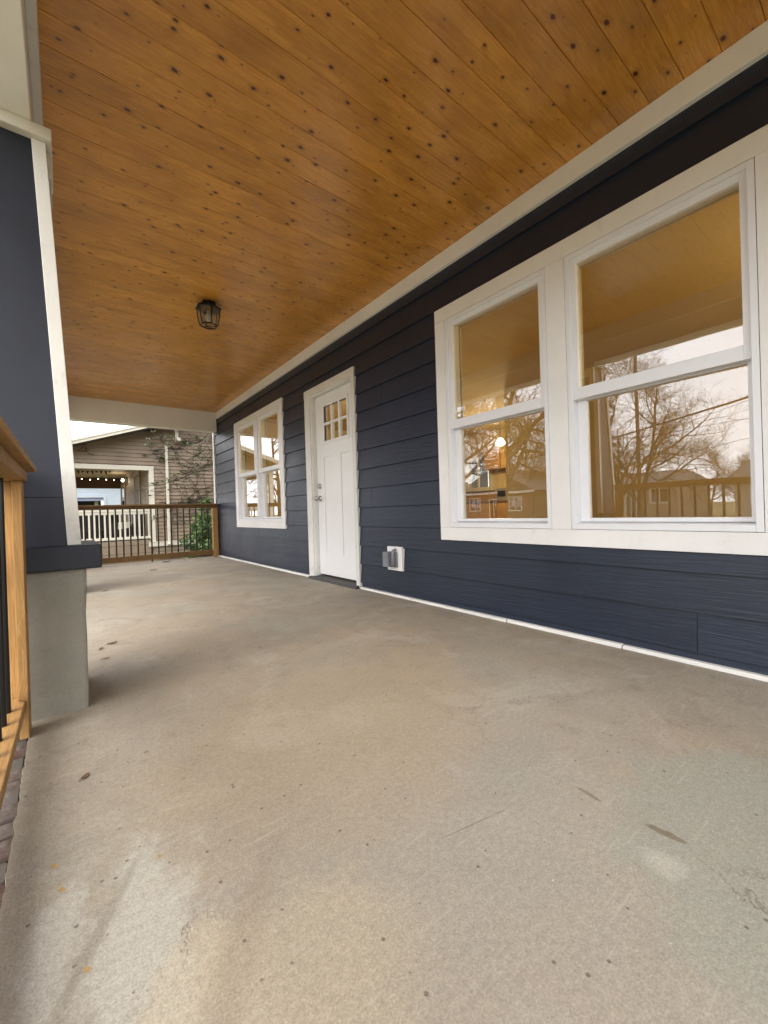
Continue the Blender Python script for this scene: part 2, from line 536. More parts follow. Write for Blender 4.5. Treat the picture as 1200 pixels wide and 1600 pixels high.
def brick_mat():
    m = NT('old_brick')
    co = m.coords(); r = m.rand()
    c = m.mix(r, (.10, .055, .045), (.13, .115, .10))
    c = m.mix(m.rng(m.noise(co, 30, 6, .7), .45, .65), c, (.17, .15, .13))
    m.bump(m.noise(co, 60, 5, .7), .6, .004)
    return m.done(c, .85, spec=.2)
M['brick'] = brick_mat()

def clap(name, c, step, var=.12, z0=0.0):
    """far clapboards: relief lines only where the boards are too small to build"""
    m = NT(name)
    co = m.coords(); s = m.sep(co)
    f = m.math('FRACT', m.math('DIVIDE', m.math('SUBTRACT', s[2], z0), step))
    a = m.noise(co, 3, 5, .6)
    k = m.mix(a, tuple(q * (1 - var) for q in c), tuple(q * (1 + var) for q in c))
    m.bump(f, 1.0, .02)
    return m.done(k, .6)
M['tan_siding'] = paint('tan_siding_paint', (.265, .200, .138), .6, .22, .45, bump=.3)
M['cream'] = paint('cream_trim_paint', (.64, .60, .50), .5, .08, .25)
M['dark_soffit'] = paint('brown_soffit', (.13, .085, .05), .6, .2)
M['porch_tan'] = paint('tan_porch_ceiling', (.36, .30, .20), .6, .15)
M['brown_beam'] = paint('brown_beam', (.085, .04, .018), .6, .2)
M['blue_clap'] = clap('pale_blue_clapboard', (.50, .58, .66), .13)
M['blue_grey'] = paint('blue_grey_trim', (.24, .27, .37), .6)
M['dark_open'] = paint('dark_timber', (.02, .018, .017), .7)
M['far_tan'] = clap('far_tan_clapboard', (.36, .30, .23), .16)
M['far_grey'] = clap('far_grey_clapboard', (.34, .33, .31), .16)
M['far_brown'] = clap('far_brown_clapboard', (.22, .16, .11), .16)
M['far_trim'] = paint('far_white_trim', (.72, .71, .68), .5)

def shingles():
    m = NT('asphalt_shingles')
    co = m.coords()
    br = m.node('TexBrick'); m.put(br.inputs['Vector'], m.mapping(co, (1, 1, 1), rot=(0, 0, R(90))))
    br.inputs['Scale'].default_value = 3.0
    m.put(br.inputs['Color1'], (.11, .10, .095)); m.put(br.inputs['Color2'], (.15, .135, .125)); m.put(br.inputs['Mortar'], (.06, .055, .05))
    br.inputs['Mortar Size'].default_value = .02
    c = m.mix(.4, br.outputs[0], m.mix(m.noise(co, 40, 4), (.06, .06, .06), (.2, .19, .18)))
    return m.done(c, .9, spec=.2)
M['shingles'] = shingles()

def ground_mat():
    m = NT('winter_lawn')
    co = m.coords()
    a = m.noise(co, .35, 6, .6); b = m.noise(co, 14, 6, .7)
    c = m.mix(m.rng(a, .35, .65), (.19, .17, .08), (.30, .245, .14))
    c = m.mix(m.rng(b, .4, .65), c, (.15, .135, .06))
    m.bump(b, 1.0, .05)
    return m.done(c, .95, spec=.1)
M['lawn'] = ground_mat()
M['asphalt'] = stucco('street_asphalt', (.06, .06, .062), 30)
M['walk'] = stucco('sidewalk_concrete', (.48, .46, .41), 20)

def bark(name, c):
    m = NT(name)
    co = m.coords()
    b = m.noise(m.mapping(co, (9, 9, 1.6)), 2.0, 5, .7)
    m.bump(b, .8, .02)
    return m.done(m.mix(b, tuple(q * .5 for q in c), tuple(q * 1.4 for q in c)), .9, spec=.2)
M['bark'] = bark('grey_brown_bark', (.10, .075, .055))
M['bark_dark'] = bark('dark_bark', (.05, .036, .026))
M['pole'] = bark('creosoted_pole', (.09, .065, .045))

def leafm(name, a, b):
    m = NT(name)
    co = m.coords()
    c = m.mix(m.rng(m.noise(co, 6, 4), .3, .7), a, b)
    m.put(m.b.inputs['Subsurface Weight'], 0.0)
    return m.done(c, .5, spec=.4)
M['leaf'] = leafm('green_leaves', (.045, .10, .022), (.12, .19, .05))
M['leaf_dull'] = leafm('dull_leaves', (.045, .065, .025), (.10, .11, .05))
M['dry'] = leafm('dry_leaf', (.10, .055, .028), (.20, .12, .06))

M['wall_in'] = paint('warm_interior_paint', (.60, .475, .255), .7, .05)
M['ceil_in'] = paint('interior_ceiling_paint', (.60, .475, .26), .75, .05)
M['floor_in'] = wood('interior_floor', 'Y', (.24, .12, .05), (.16, .075, .03), rough=.4, rnd=False)
M['cabinet'] = wood('honey_cabinet', 'Z', (.52, .32, .12), (.40, .23, .08), rough=.45)
M['counter'] = paint('brown_counter', (.16, .09, .05), .35)
M['steel'] = paint('stainless', (.30, .29, .27), .3, .1)
M['bulb_kitchen'] = emit('lit_pendant', (1.0, .80, .42), 9)
M['bulb_room'] = emit('lit_room_lamp', (1.0, .76, .36), 38)
M['bulb_fill'] = emit('lit_fill_lamp', (1.0, .72, .38), 2.0)  # glow of the added fill lamp
M['bulb_string'] = emit('lit_string_bulb', (1.0, .84, .58), 5)
M['bulb_wall'] = emit('lit_wall_lamp', (1.0, .93, .80), 7)

W, CEIL = 2.2626, 2.652
YA, YB = -1.2, 8.05
GZ = -.75

# ================================================================== ground, street
def struct(name, mb, mat, **k):
    o = part(name, mb, mat, **k)
    o['kind'] = 'structure'
    return o
struct('ground', MB().poly([(-700, -700, GZ), (700, -700, GZ), (700, 700, GZ), (-700, 700, GZ)]), M['lawn'])
struct('street', MB().box(-17.5, -10.2, -300, 300, GZ - .2, GZ + .012), M['asphalt'])
struct('kerb', MB().box(-10.2, -10.0, -300, 300, GZ - .2, GZ + .13), M['walk'], bevel=.02)
struct('kerb', MB().box(-17.7, -17.5, -300, 300, GZ - .2, GZ + .13), M['walk'], bevel=.02)
struct('sidewalk', MB().box(-8.6, -7.2, -300, 300, GZ - .1, GZ + .03), M['walk'])
struct('path', MB().box(-7.2, -1.45, 3.1, 4.5, GZ - .1, GZ + .026), M['walk'])

# ================================================================== porch floor
rng = random.Random(41)
edge = []
y = YA
while y < YB - .01:
    edge.append((-.117 + rng.gauss(0, .0016), y))
    y += rng.uniform(.010, .030)
edge.append((-.117, YB))
fm = MB().extrude(list(reversed(edge)) + [(W + .04, YA), (W + .04, YB)], 'Z', GZ - .1, 0.0)
floor = struct('porch_floor', fm, M['concrete'])
rng = random.Random(5)
bm = MB().box(-.10, .10, 0, .064, -.09, 0).mesh('brick')
bm.materials.append(M['brick'])
y = YA + .01
while y < YB - .07:
    if not 2.0 < y < 2.42 and not 5.13 < y < 5.6:
        b = bpy.data.objects.new('brick', bm)
        b.location = (-.212 + rng.uniform(-.010, .004), y, -.012 + rng.uniform(-.014, .004))
        b.rotation_euler = (rng.uniform(-.06, .06), rng.uniform(-.03, .03), rng.uniform(-.05, .05))
        col.objects.link(b); b.parent = floor
    y += .075
M['mortar'] = stucco('dark_mortar', (.11, .10, .085), 40)
part('brick_bed', MB().box(-.33, -.117, YA, YB, GZ - .1, -.095).box(-.325, -.125, YA, YB, -.095, -.022), M['mortar'], floor)
struct('porch_step', MB().box(-1.45, -.34, 3.0, 4.6, GZ - .1, GZ + .18).box(-1.12, -.34, 3.003, 4.597, GZ + .18, GZ + .36).box(-.78, -.34, 3.006, 4.594, GZ + .36, GZ + .55), M['walk'], bevel=.01)

# ================================================================== porch ceiling
ceil = struct('porch_ceiling', MB().box(-.25, W + .02, YA, YB, CEIL + .014, CEIL + .04), M['dark_soffit'])
BW = .1363
g = .0022
prof = [(0.0006, CEIL + .012), (0.0006, CEIL + g), (g, CEIL), (BW - g, CEIL), (BW - .0006, CEIL + g), (BW - .0006, CEIL + .012)]
cb = MB().extrude(prof, 'X', -.045, W + .015).mesh('ceiling_board')
cb.materials.append(M['pine_ceiling'])
k = math.floor((YA - .315) / BW)
while .315 + k * BW < 7.80:
    o = bpy.data.objects.new('ceiling_board', cb)
    o.location = (0, .315 + k * BW, rng.uniform(-.0006, .0006))
    col.objects.link(o); o.parent = ceil
    k += 1

# ================================================================== the house
house = thing('house', (W + 4, 3.4, GZ), 'navy blue lap-sided house with white trim behind the concrete porch', 'house')
# openings in the wall  (Y0,Y1,Z0,Z1)
BIG = (.263, 2.193, .519, 2.25)
FAR = (4.971, 6.861, .559, 2.263)
DOOR = (3.302, 4.345, .0, 2.17)
# --- lap siding, board by board
Z0, EXP = .058, .1835
def xf(z, zb):
    return W + .006 + .017 * (z - zb) / EXP
joints = {0: (.605, 4.2), 1: (3.9,), 2: (5.9,), 3: (3.1,), 4: (3.1,), 9: (2.9,), 11: (6.0,), 12: (2.6, 5.6), 13: (1.4, 4.9)}
END = 8.02
for k in range(-1, 14):
    zb, zt = Z0 + k * EXP, Z0 + (k + 1) * EXP
    a, b = max(zb, .020), min(zt, 2.56)
    if b - a < .01:
        continue
    cuts = sorted(list(joints.get(k, ())))
    spans = []
    prev = YA
    for c in cuts + [END]:
        spans.append((prev + (.0012 if prev != YA else 0), c - (.0012 if c != END else 0)))
        prev = c
    for (s0, s1) in spans:
        ys = sorted({s0, s1} | {q for r_ in (BIG, FAR, DOOR) for q in r_[:2] if s0 < q < s1})
        cur = None
        def flush(cur):
            if cur:
                part('siding_board', cur, M['navy'], house)
        for i in range(len(ys) - 1):
            ym = (ys[i] + ys[i + 1]) / 2
            za, zc = a, b
            for r_ in (BIG, FAR, DOOR):
                if r_[0] < ym < r_[1]:
                    if za >= r_[2] and zc <= r_[3]:
                        za = zc
                    elif za < r_[2] < zc:
                        zc = r_[2]
                    elif za < r_[3] < zc:
                        za = r_[3]
            if zc - za < .004:
                flush(cur); cur = None
                continue
            if cur is None:
                cur = MB()
            xa, xb = xf(za, zb), xf(zc, zb)
            y0, y1 = ys[i], ys[i + 1]
            cur.hexa([(xa, y0, za), (W + .03, y0, za), (W + .03, y1, za), (xa, y1, za), (xb, y0, zc), (W + .03, y0, zc), (W + .03, y1, zc), (xb, y1, zc)])
        flush(cur)
# --- wall core
HOLES = [(.353, 2.104, .603, 2.162), (5.05, 6.775, .645, 2.195), (3.345, 4.245, -.05, 2.09)]
part('wall_core', MB().holes('X', W + .03, W + .15, YA, END + .03, -.05, 2.95, HOLES), M['wall_in'], house)
part('end_wall', MB().box(W + .15, W + 8, END - .12, END + .03, GZ, 2.95), M['navy'], house)
part('end_wall', MB().box(W + .15, W + 8, YA, YA + .15, GZ, 2.95), M['navy'], house)
part('foundation_wall', MB().box(W + .04, W + .15, YA, END + .03, GZ, -.052), M['foundation'], house)
part('corner_board', MB().box(W - .004, W + .03, END, END + .085, -.3, 2.95).box(W + .03, W + .12, END + .03, END + .06, -.3, 2.95), M['white'], house, .002)
# white strip along the foot of the wall, laid in lengths
y = YA
for L in (1.1, 1.9, 1.42, 4.28 - 4.22, 1.0, 2.6):
    pass
for y0, y1 in ((YA, .92), (.925, 1.62), (1.626, 2.55), (2.556, 3.300), (4.347, 5.9), (5.905, END)):
    dz = rng.uniform(0, .004); dx = rng.uniform(0, .004)
    part('base_strip', MB().hexa([(W - .010 - dx, y0, .0), (W + .028, y0, 0), (W + .028, y1, 0), (W - .008 - dx, y1, 0), (W - .004, y0, .018 + dz), (W + .028, y0, .018 + dz), (W + .028, y1, .016 + dz), (W - .003, y1, .016 + dz)]), M['white_worn'], house, .002)
# white board under the ceiling
for y0, y1 in ((YA, 2.38), (2.382, 6.03), (6.032, 7.81)):
    part('frieze_board', MB().box(W - .012, W + .03, y0, y1, 2.536, CEIL - .001), M['white'], house, .002)
part('frieze_board', MB().box(W - .010, W + .03, 8.0, 8.02, 2.536, CEIL + .03), M['white'], house)

# --- windows
def sash_window(name, label, rect, units, mr_z, glass_b, glass_t, fz, mull, parent):
    y0, y1, z0, z1 = rect
    w = empty(name, (W, (y0 + y1) / 2, z0), parent)
    w['label'] = label
    ht = fz[1]; hb = fz[0]
    ul, ur = units[0][0], units[-1][1]
    xo = (W - .004, W + .03)
    part('casing_board', MB().box(xo[0], xo[1], y0, y1, ht, z1), M['white'], w, .0015)
    part('casing_board', MB().box(xo[0], xo[1], y0, y1, z0, hb), M['white'], w, .0015)
    part('casing_board', MB().box(xo[0], xo[1], y0, ul - .0022, hb + .001, ht - .001), M['white'], w, .0015)
    part('casing_board', MB().box(xo[0], xo[1], ur + .0022, y1, hb + .001, ht - .001), M['white'], w, .0015)
    if mull:
        part('mullion_board', MB().box(xo[0], xo[1] + .09, units[0][1] + .0022, units[1][0] - .0022, hb + .001, ht - .001), M['white'], w, .0015)
    for (a, b, ga, gb) in units:
        # outer frame of the unit, proud lip then a deep jamb
        f = MB()
        x0, x1 = W - .002, W + .125
        t = .026
        h0, h1 = hb + .0022, ht - .0022
        f.box(x0, x1, a, a + t, h0, h1).box(x0, x1, b - t, b, h0, h1).box(x0 + .0005, x1, a + t, b - t, h1 - t, h1)
        f.hexa([(x0 + .0005, a + t, h0), (x1, a + t, h0), (x1, b - t, h0), (x0 + .0005, b - t, h0), (x0 + .0005, a + t, h0 + .030), (x1, a + t, h0 + .045), (x1, b - t, h0 + .045), (x0 + .0005, b - t, h0 + .030)])
        part('window_frame', f, M['vinyl'], w, .0015)
        # upper sash (outer track)
        u = MB()
        u.box(W + .012, W + .046, a + t, ga, mr_z[0], h1 - t).box(W + .012, W + .046, gb, b - t, mr_z[0], h1 - t)
        u.box(W + .0125, W + .0455, ga, gb, glass_t, h1 - t).box(W + .010, W + .046, ga, gb, mr_z[0], mr_z[1])
        part('upper_sash', u, M['vinyl'], w, .0015)
        part('pane', MB().box(W + .028, W + .032, ga - .003, gb + .003, mr_z[1] - .003, glass_t + .003), M['glass'], w)
        # lower sash (inner track, set back)
        l = MB()
        X0, X1 = W + .052, W + .088
        la, lb = ga - .004, gb - .018
        l.box(X0, X1, a + t, la, h0 + .040, mr_z[1]).box(X0, X1, lb, b - t, h0 + .040, mr_z[1])
        l.box(X0 + .0005, X1, la, lb, h0 + .040, glass_b).box(X0 + .0005, X1, la, lb, mr_z[0] - .006, mr_z[1])
        part('lower_sash', l, M['vinyl'], w, .0015)
        part('pane', MB().box(W + .068, W + .072, la - .003, lb + .003, glass_b - .003, mr_z[0] + .003), M['glass'], w)
    # inside casing
    c = MB()
    c.holes('X', W + .151, W + .166, ul - .09, ur + .09, hb - .09, ht + .09, [(u_[0] + .015, u_[1] - .015, hb + .02, ht - .02) for u_ in units])
    part('inner_casing', c, M['cream'], w)
    return w
sash_window('double_window', 'large double window with white casing beside the wall outlet', BIG,
            [(.363, 1.172, .415, 1.115), (1.292, 2.094, 1.345, 2.036)], (1.340, 1.403), .676, 2.092, (.613, 2.152), True, house)
sash_window('double_window', 'double window with white casing beyond the front door', FAR,
            [(5.065, 5.892, 5.148, 5.795), (5.8945, 6.765, 6.030, 6.680)], (1.362, 1.420), .717, 2.120, (.655, 2.185), False, house)

# --- front door
door = empty('front_door', (W + .06, 3.79, 0), house)
door['label'] = 'white craftsman door with six small panes and two tall panels'
xo = (W - .006, W + .03)
part('casing_board', MB().box(xo[0], xo[1], 4.225, DOOR[1] - .002, .0, 2.088), M['white_worn'], door, .002)
part('casing_board', MB().box(xo[0], xo[1], DOOR[0] + .002, 3.362, .0, 2.088), M['white_worn'], door, .002)
part('casing_board', MB().box(xo[0] - .002, xo[1], DOOR[0] + .001, DOOR[1] - .001, 2.089, 2.169), M['white_worn'], door, .002)
j = MB()
j.box(W + .012, W + .15, 4.206, 4.245, .0, 2.075).box(W + .012, W + .15, 3.345, 3.374, .0, 2.075).box(W + .012, W + .15, 3.345, 4.245, 2.076, 2.09)
part('door_jamb', j, M['white_worn'], door, .001)
SX = W + .063
PANES_Y, PANES_Z = (3.535, 4.005), (1.548, 1.930)
PL, PR, PZ = (3.855, 4.050), (3.500, 3.695), (.298, 1.375)
s = MB().holes('X', SX, SX + .044, 3.378, 4.202, .052, 2.070, [(*PANES_Y, *PANES_Z), (*PL, *PZ), (*PR, *PZ)])
slab = part('slab', s, M['door_white'], door)
for p_ in (PL, PR):
    part('door_panel', MB().box(SX + .011, SX + .034, p_[0] + .0008, p_[1] - .0008, PZ[0] + .0008, PZ[1] - .0008), M['door_white'], door)
fr = MB()
fy0, fy1, fz0, fz1 = PANES_Y[0] - .028, PANES_Y[1] + .028, PANES_Z[0] - .028, PANES_Z[1] + .028
fr.holes('X', SX - .010, SX + .02, fy0, fy1, fz0, fz1, [(*PANES_Y, *PANES_Z)])
dy, dz = (PANES_Y[1] - PANES_Y[0]) / 3, (PANES_Z[1] - PANES_Z[0]) / 2
for i in (1, 2):
    yy = PANES_Y[0] + dy * i
    fr.box(SX - .006, SX + .03, yy - .013, yy + .013, PANES_Z[0], PANES_Z[1])
zz = (PANES_Z[0] + PANES_Z[1]) / 2
for i in range(3):
    fr.box(SX - .006, SX + .03, PANES_Y[0] + dy * i + (.013 if i else 0), PANES_Y[0] + dy * (i + 1) - (.013 if i < 2 else 0), zz - .012, zz + .012)
part('lite_frame', fr, M['door_white'], door)
for i in range(3):
    for k in range(2):
        part('pane', MB().box(SX + .010, SX + .014, PANES_Y[0] + dy * i + .012, PANES_Y[0] + dy * (i + 1) - .012, PANES_Z[0] + dz * k + .01, PANES_Z[0] + dz * (k + 1) - .01), M['glass'], door)
def xlathe(cx, cy, cz, prof, n=20):
    mb = MB()
    pts = [(cx - p[1], cy, cz) for p in prof]
    mb.tube(pts, [p[0] for p in prof], n)
    return mb
part('deadbolt', xlathe(SX, 4.145, 1.054, [(.031, -.001), (.031, .006), (.028, .012), (.019, .016), (.018, .026), (.010, .030)]), M['nickel'], door, smooth=False, bevel=.001)
part('door_knob', xlathe(SX, 4.145, .916, [(.032, -.001), (.032, .005), (.027, .011), (.013, .015), (.012, .032), (.022, .040), (.028, .050), (.027, .060), (.018, .066), (.004, .068)]), M['nickel'], door, smooth=True)
part('threshold', MB().hexa([(W - .055, 3.30, .001), (W + .15, 3.30, .001), (W + .15, 4.29, .001), (W - .055, 4.29, .001), (W - .045, 3.30, .022), (W + .15, 3.375, .046), (W + .15, 4.205, .046), (W - .045, 4.29, .022)]), M['rubber'], door, .002)

# --- porch beams
def beam_face(mb):
    return mb
part('porch_beam', MB().box(-.25, -.058, YA, 7.809, 2.31, CEIL + .012), M['white'], house, .004)
part('beam_trim', MB().box(-.0575, -.026, YA, 7.809, 2.50, CEIL - .0005), M['white_worn'], house, .003)
part('porch_beam', MB().box(-.25, W - .001, 7.811, 8.0, 2.302, CEIL + .012), M['white'], house, .004)
part('porch_beam', MB().box(-.0255, W - .013, YA, YA + .19, 2.302, CEIL - .001), M['white'], house, .004)
# --- roof over porch and house
rf = MB()
ex, rx = -.75, W + 4.2
def roofz(x):
    return 2.74 + (x - ex) * .36
rf.hexa([(ex, YA - .45, roofz(ex) - .06), (rx, YA - .45, roofz(rx) - .06), (rx, YB + .40, roofz(rx) - .06), (ex, YB + .40, roofz(ex) - .06), (ex, YA - .45, roofz(ex)), (rx, YA - .45, roofz(rx)), (rx, YB + .40, roofz(rx)), (ex, YB + .40, roofz(ex))])
rf.hexa([(rx, YA - .45, roofz(rx) - .06), (W + 9.2, YA - .45, 2.68), (W + 9.2, YB + .40, 2.68), (rx, YB + .40, roofz(rx) - .06), (rx, YA - .45, roofz(rx)), (W + 9.2, YA - .45, 2.74), (W + 9.2, YB + .40, 2.74), (rx, YB + .40, roofz(rx))])
part('roof', rf, M['shingles'], house)
part('gable_wall', MB().extrude([(-.25, 2.69), (W + 8, 2.69), (W + 8, 3.1), (rx, roofz(rx) - .07), (-.25, roofz(-.25) - .07)], 'Y', YA, YA + .1), M['navy'], house)
part('gable_wall', MB().extrude([(-.25, 2.69), (W + 8, 2.69), (W + 8, 3.1), (rx, roofz(rx) - .07), (-.25, roofz(-.25) - .07)], 'Y', 7.93, 8.0), M['navy'], house)

# ================================================================== porch columns
def column(y0, label):
    c = thing('porch_column', (-.135, y0 + .2, 0), label, 'column', 'tapered porch columns')
    x0, x1, y1 = -.335, .0635, y0 + .40
    pm = MB()
    # cement pier with a slightly wandering edge
    n = 7
    rr = random.Random(int(y0 * 100) + 900)
    ring = []
    for i in range(n):
        z = -.02 + (.572 + .02) * i / (n - 1)
        d = [rr.uniform(-.004, .004) for _ in range(4)]
        ring.append([(x0 + d[0], y0 + d[1], z), (x1 + d[2], y0 + d[1], z), (x1 + d[2], y1 + d[3], z), (x0 + d[0], y1 + d[3], z)])
    b = len(pm.v)
    for q in ring:
        pm.v += q
    for i in range(n - 1):
        for k in range(4):
            pm.f.append((b + i * 4 + k, b + i * 4 + (k + 1) % 4, b + (i + 1) * 4 + (k + 1) % 4, b + (i + 1) * 4 + k))
    pm.f.append((b + 3, b + 2, b + 1, b)); m_ = b + (n - 1) * 4; pm.f.append((m_, m_ + 1, m_ + 2, m_ + 3))
    part('pier', pm, M['pier'], c, .012)
    part('footing', MB().box(x0, -.125, y0 + .01, y1 - .01, GZ - .1, -.021), M['foundation'], c)
    part('pier_cap', MB().box(x0 - .055, x1 + .054, y0 - .035, y1 + .035, .560, .654), M['navy_col'], c, .006)
    # tapered shaft
    zb, zs, zt = .655, .845, 2.262
    def sect(z, e=0.0):
        t = (z - .655) / (2.262 - .655)
        return (-.327 + .075 * t - e, .0535 - .071 * t + e, y0 + .014 + .040 * t - e, y1 - .014 - .040 * t + e)
    def frustum(za, zc, e=0.0):
        a0, a1, b0, b1 = sect(za, e); c0, c1, d0, d1 = sect(zc, e)
        return MB().hexa([(a0, b0, za), (a1, b0, za), (a1, b1, za), (a0, b1, za), (c0, d0, zc), (c1, d0, zc), (c1, d1, zc), (c0, d1, zc)])
    part('shaft_panel', frustum(zb, zs, -.012), M['navy_col'], c)
    part('shaft_panel', frustum(zs + .002, zt, -.012), M['navy_col'], c)
    # white corner boards, one on each corner (two faces each)
    tw, th = .044, .014
    for sx in (0, 1):
        for sy in (0, 1):
            mb = MB()
            for zz_ in ():
                pass
            P = []
            for z in (zb, zt):
                a0, a1, b0, b1 = sect(z)
                cx, dx = (a0, 1) if sx == 0 else (a1, -1)
                cy, dy_ = (b0, 1) if sy == 0 else (b1, -1)
                P.append([(cx, cy, z), (cx + dx * tw, cy, z), (cx + dx * tw, cy + dy_ * th, z), (cx + dx * th, cy + dy_ * th, z), (cx + dx * th, cy + dy_ * tw, z), (cx, cy + dy_ * tw, z)])
            mb.v += P[0] + P[1]
            mb.f += [tuple(range(6)), tuple(range(11, 5, -1))] + [(i, i + 6, (i + 1) % 6 + 6, (i + 1) % 6) for i in range(6)]
            if (sx + sy) % 2 == 0:
                mb.f = [tuple(reversed(q)) for q in mb.f]
            part('corner_trim', mb, M['white_worn'], c, .002)
    part('capital', MB().box(-.275, .003, y0 + .030, y1 - .030, 2.263, 2.3095), M['white_worn'], c, .004)
    part('capital_skirt', MB().box(-.016, -.002, y0 + .10, y1 - .09, 2.155, 2.2625), M['white_worn'], c, .002)
    return c
column(2.04, 'tapered navy column with white edges on cement pier at the porch steps, nearer the double window by the outlet')
column(5.17, 'tapered navy column on cement pier at the far side of the porch steps')
column(7.60, 'tapered navy column at the porch corner toward the tan neighbouring house')
column(-1.19, 'tapered navy column at the porch corner away from the tan neighbouring house')

# ================================================================== railings
def baluster_mesh(h):
    me = MB().lathe(0, 0, [(.0115, 0), (.0115, h)], 10).mesh('baluster', smooth=False)
    me.materials.append(M['black_metal'])
    return me
BAL = baluster_mesh(.765)
def rail_front(ys, ye, label, rot=0.0, studs=(True, True)):
    """railing along Y from ys (far end) to ye; origin at the far end"""
    t = thing('porch_railing', (-.15, ys, 0), label, 'railing', 'wooden porch railings')
    L = ys - ye
    X = -.15
    part('cap_rail', MB().box(X - .075, X + .075, ye, ys, .9345, .9560), M['rail_y'], t, .003)
    part('top_rail', MB().box(X - .050, X + .050, ye + .001, ys - .001, .8975, .934), M['rail_y'], t, .002)
    part('bottom_rail', MB().box(X - .053, X + .030, ye + .042, ys - .045, .098, .135), M['rail_y'], t, .003)
    for s_, on_ in ((ys, studs[0]), (ye, studs[1])):
        d = -1 if s_ == ys else 1
        a, b = sorted((s_, s_ + d * .089))
        part('post', MB().box(X + .012, X + .038, a, b, .0015, .897), M['rail_z'], t, .002)
        a, b = sorted((s_ + d * .001, s_ + d * .040))
        part('end_stud', MB().box(X - .050, X + .0115, a, b, .003, .897), M['rail_z'], t, .002)
    y = 1.812 if ys > 1.8 and ys < 2.1 else ys - .12
    n = 0
    while y > ye + .10:
        o = bpy.data.objects.new('baluster', BAL)
        o.location = (-.160 + .15, y - ys, .134)
        col.objects.link(o); o.parent = t
        y -= .1085
    t.rotation_euler.z = rot
    return t
rail_front(1.985, -.735, 'wooden porch railing with black balusters running from the steps column along the porch front', R(-.8))
rail_front(7.555, 5.635, 'wooden porch railing with black balusters between far step column and corner column', 0)
def rail_end(y, x0, x1, label):
    t = thing('porch_railing', ((x0 + x1) / 2, y, 0), label, 'railing', 'wooden porch railings')
    part('cap_rail', MB().box(x0, x1, y - .070, y + .070, .957, .985), M['rail_x_shaded'], t, .003)
    part('top_rail', MB().box(x0 + .001, x1 - .001, y - .020, y + .020, .907, .9565), M['rail_x_shaded'], t, .002)
    part('bottom_rail', MB().box(x0 + .001, x1 - .0905, y - .020, y + .020, .042, .132), M['rail_x_shaded'], t, .002)
    part('post', MB().box(x1 - .090, x1, y - .0445, y + .0445, .0015, .9065), M['rail_z'], t, .003)
    me = baluster_mesh(.776)
    x = x1 - .170
    while x > x0 + .05:
        o = bpy.data.objects.new('baluster', me)
        o.location = (x - (x0 + x1) / 2, 0, .1315)
        col.objects.link(o); o.parent = t
        x -= .1021
    return t
rail_end(7.975, .076, 2.266, 'wooden end railing with black balusters facing the tan neighbouring house')
rail_end(YA + .08, .076, 2.262, 'wooden end railing at the porch end away from the tan house')

# ================================================================== porch lantern
LX, LY = 1.063, 3.80
lt = thing('porch_lantern', (LX, LY, CEIL), 'small black six-sided glass lantern on the pine ceiling', 'lantern')
part('ceiling_plate', MB().lathe(LX, LY, [(.062, CEIL - .0005), (.062, CEIL - .018), (.052, CEIL - .022)], 6), M['black_metal'], lt)
part('roof_cap', MB().lathe(LX, LY, [(.060, CEIL - .022), (.070, CEIL - .026), (.112, CEIL - .052), (.112, CEIL - .062), (.088, CEIL - .064)], 6), M['black_metal'], lt)
def lprof(i, r):
    t = 2 * math.pi * (i + .5) / 6
    return (LX + r * math.cos(t), LY + r * math.sin(t))
part('base_ring', MB().tube([(*lprof(k_, .072), CEIL - .206) for k_ in range(7)], .0062, 6), M['black_metal'], lt)
for i in range(6):
    a = lprof(i, .096); b_ = lprof(i, .094); c_ = lprof(i, .076)
    part('rib', MB().tube([(*a, CEIL - .060), (*b_, CEIL - .120), (*c_, CEIL - .205)], .0046, 6), M['black_metal'], lt)
    a2, b2, c2 = lprof(i + 1, .096), lprof(i + 1, .094), lprof(i + 1, .076)
    mb = MB()
    for (p, q, z, p2, q2, z2) in ((a, a2, -.062, b_, b2, -.120), (b_, b2, -.120, c_, c2, -.203)):
        mb.poly([(*p, CEIL + z), (*q, CEIL + z), (*q2, CEIL + z2), (*p2, CEIL + z2)])
    o = part('pane', mb, M['seeded'], lt)
    md = o.modifiers.new('thickness', 'SOLIDIFY'); md.thickness = .002
    part('bottom_bar', MB().tube([(*lprof(i, .066), CEIL - .211), (LX, LY, CEIL - .215)], .003, 5), M['black_metal'], lt)
part('bulb', MB().lathe(LX, LY, [(.012, CEIL - .064), (.014, CEIL - .09), (.026, CEIL - .115), (.030, CEIL - .14), (.024, CEIL - .160), (.008, CEIL - .170)], 14), paint('frosted_bulb', (.75, .73, .68), .3), lt, smooth=True)

# ================================================================== outlet on the wall
ot = thing('wall_outlet', (W, 2.75, .23), 'white block with grey weatherproof outlet cover low on navy siding', 'outlet')
part('mounting_block', MB().box(W - .014, W + .03, 2.652, 2.846, .232, .438), M['white'], ot, .003)
part('cover_base', MB().box(W - .034, W - .0145, 2.700, 2.810, .262, .398), M['grey_plastic'], ot, .006)
part('cover_box', MB().extrude([(2.752, .268), (2.822, .268), (2.826, .262), (2.826, .385), (2.815, .396), (2.752, .396)], 'X', W - .085, W - .0345), M['grey_plastic'], ot, .006)
part('cover_ridge', MB().tube([(W - .052, 2.722, .270), (W - .052, 2.722, .385), (W - .045, 2.722, .408), (W - .02, 2.722, .416)], [.016, .016, .014, .010], 12), M['grey_plastic'], ot, smooth=True)

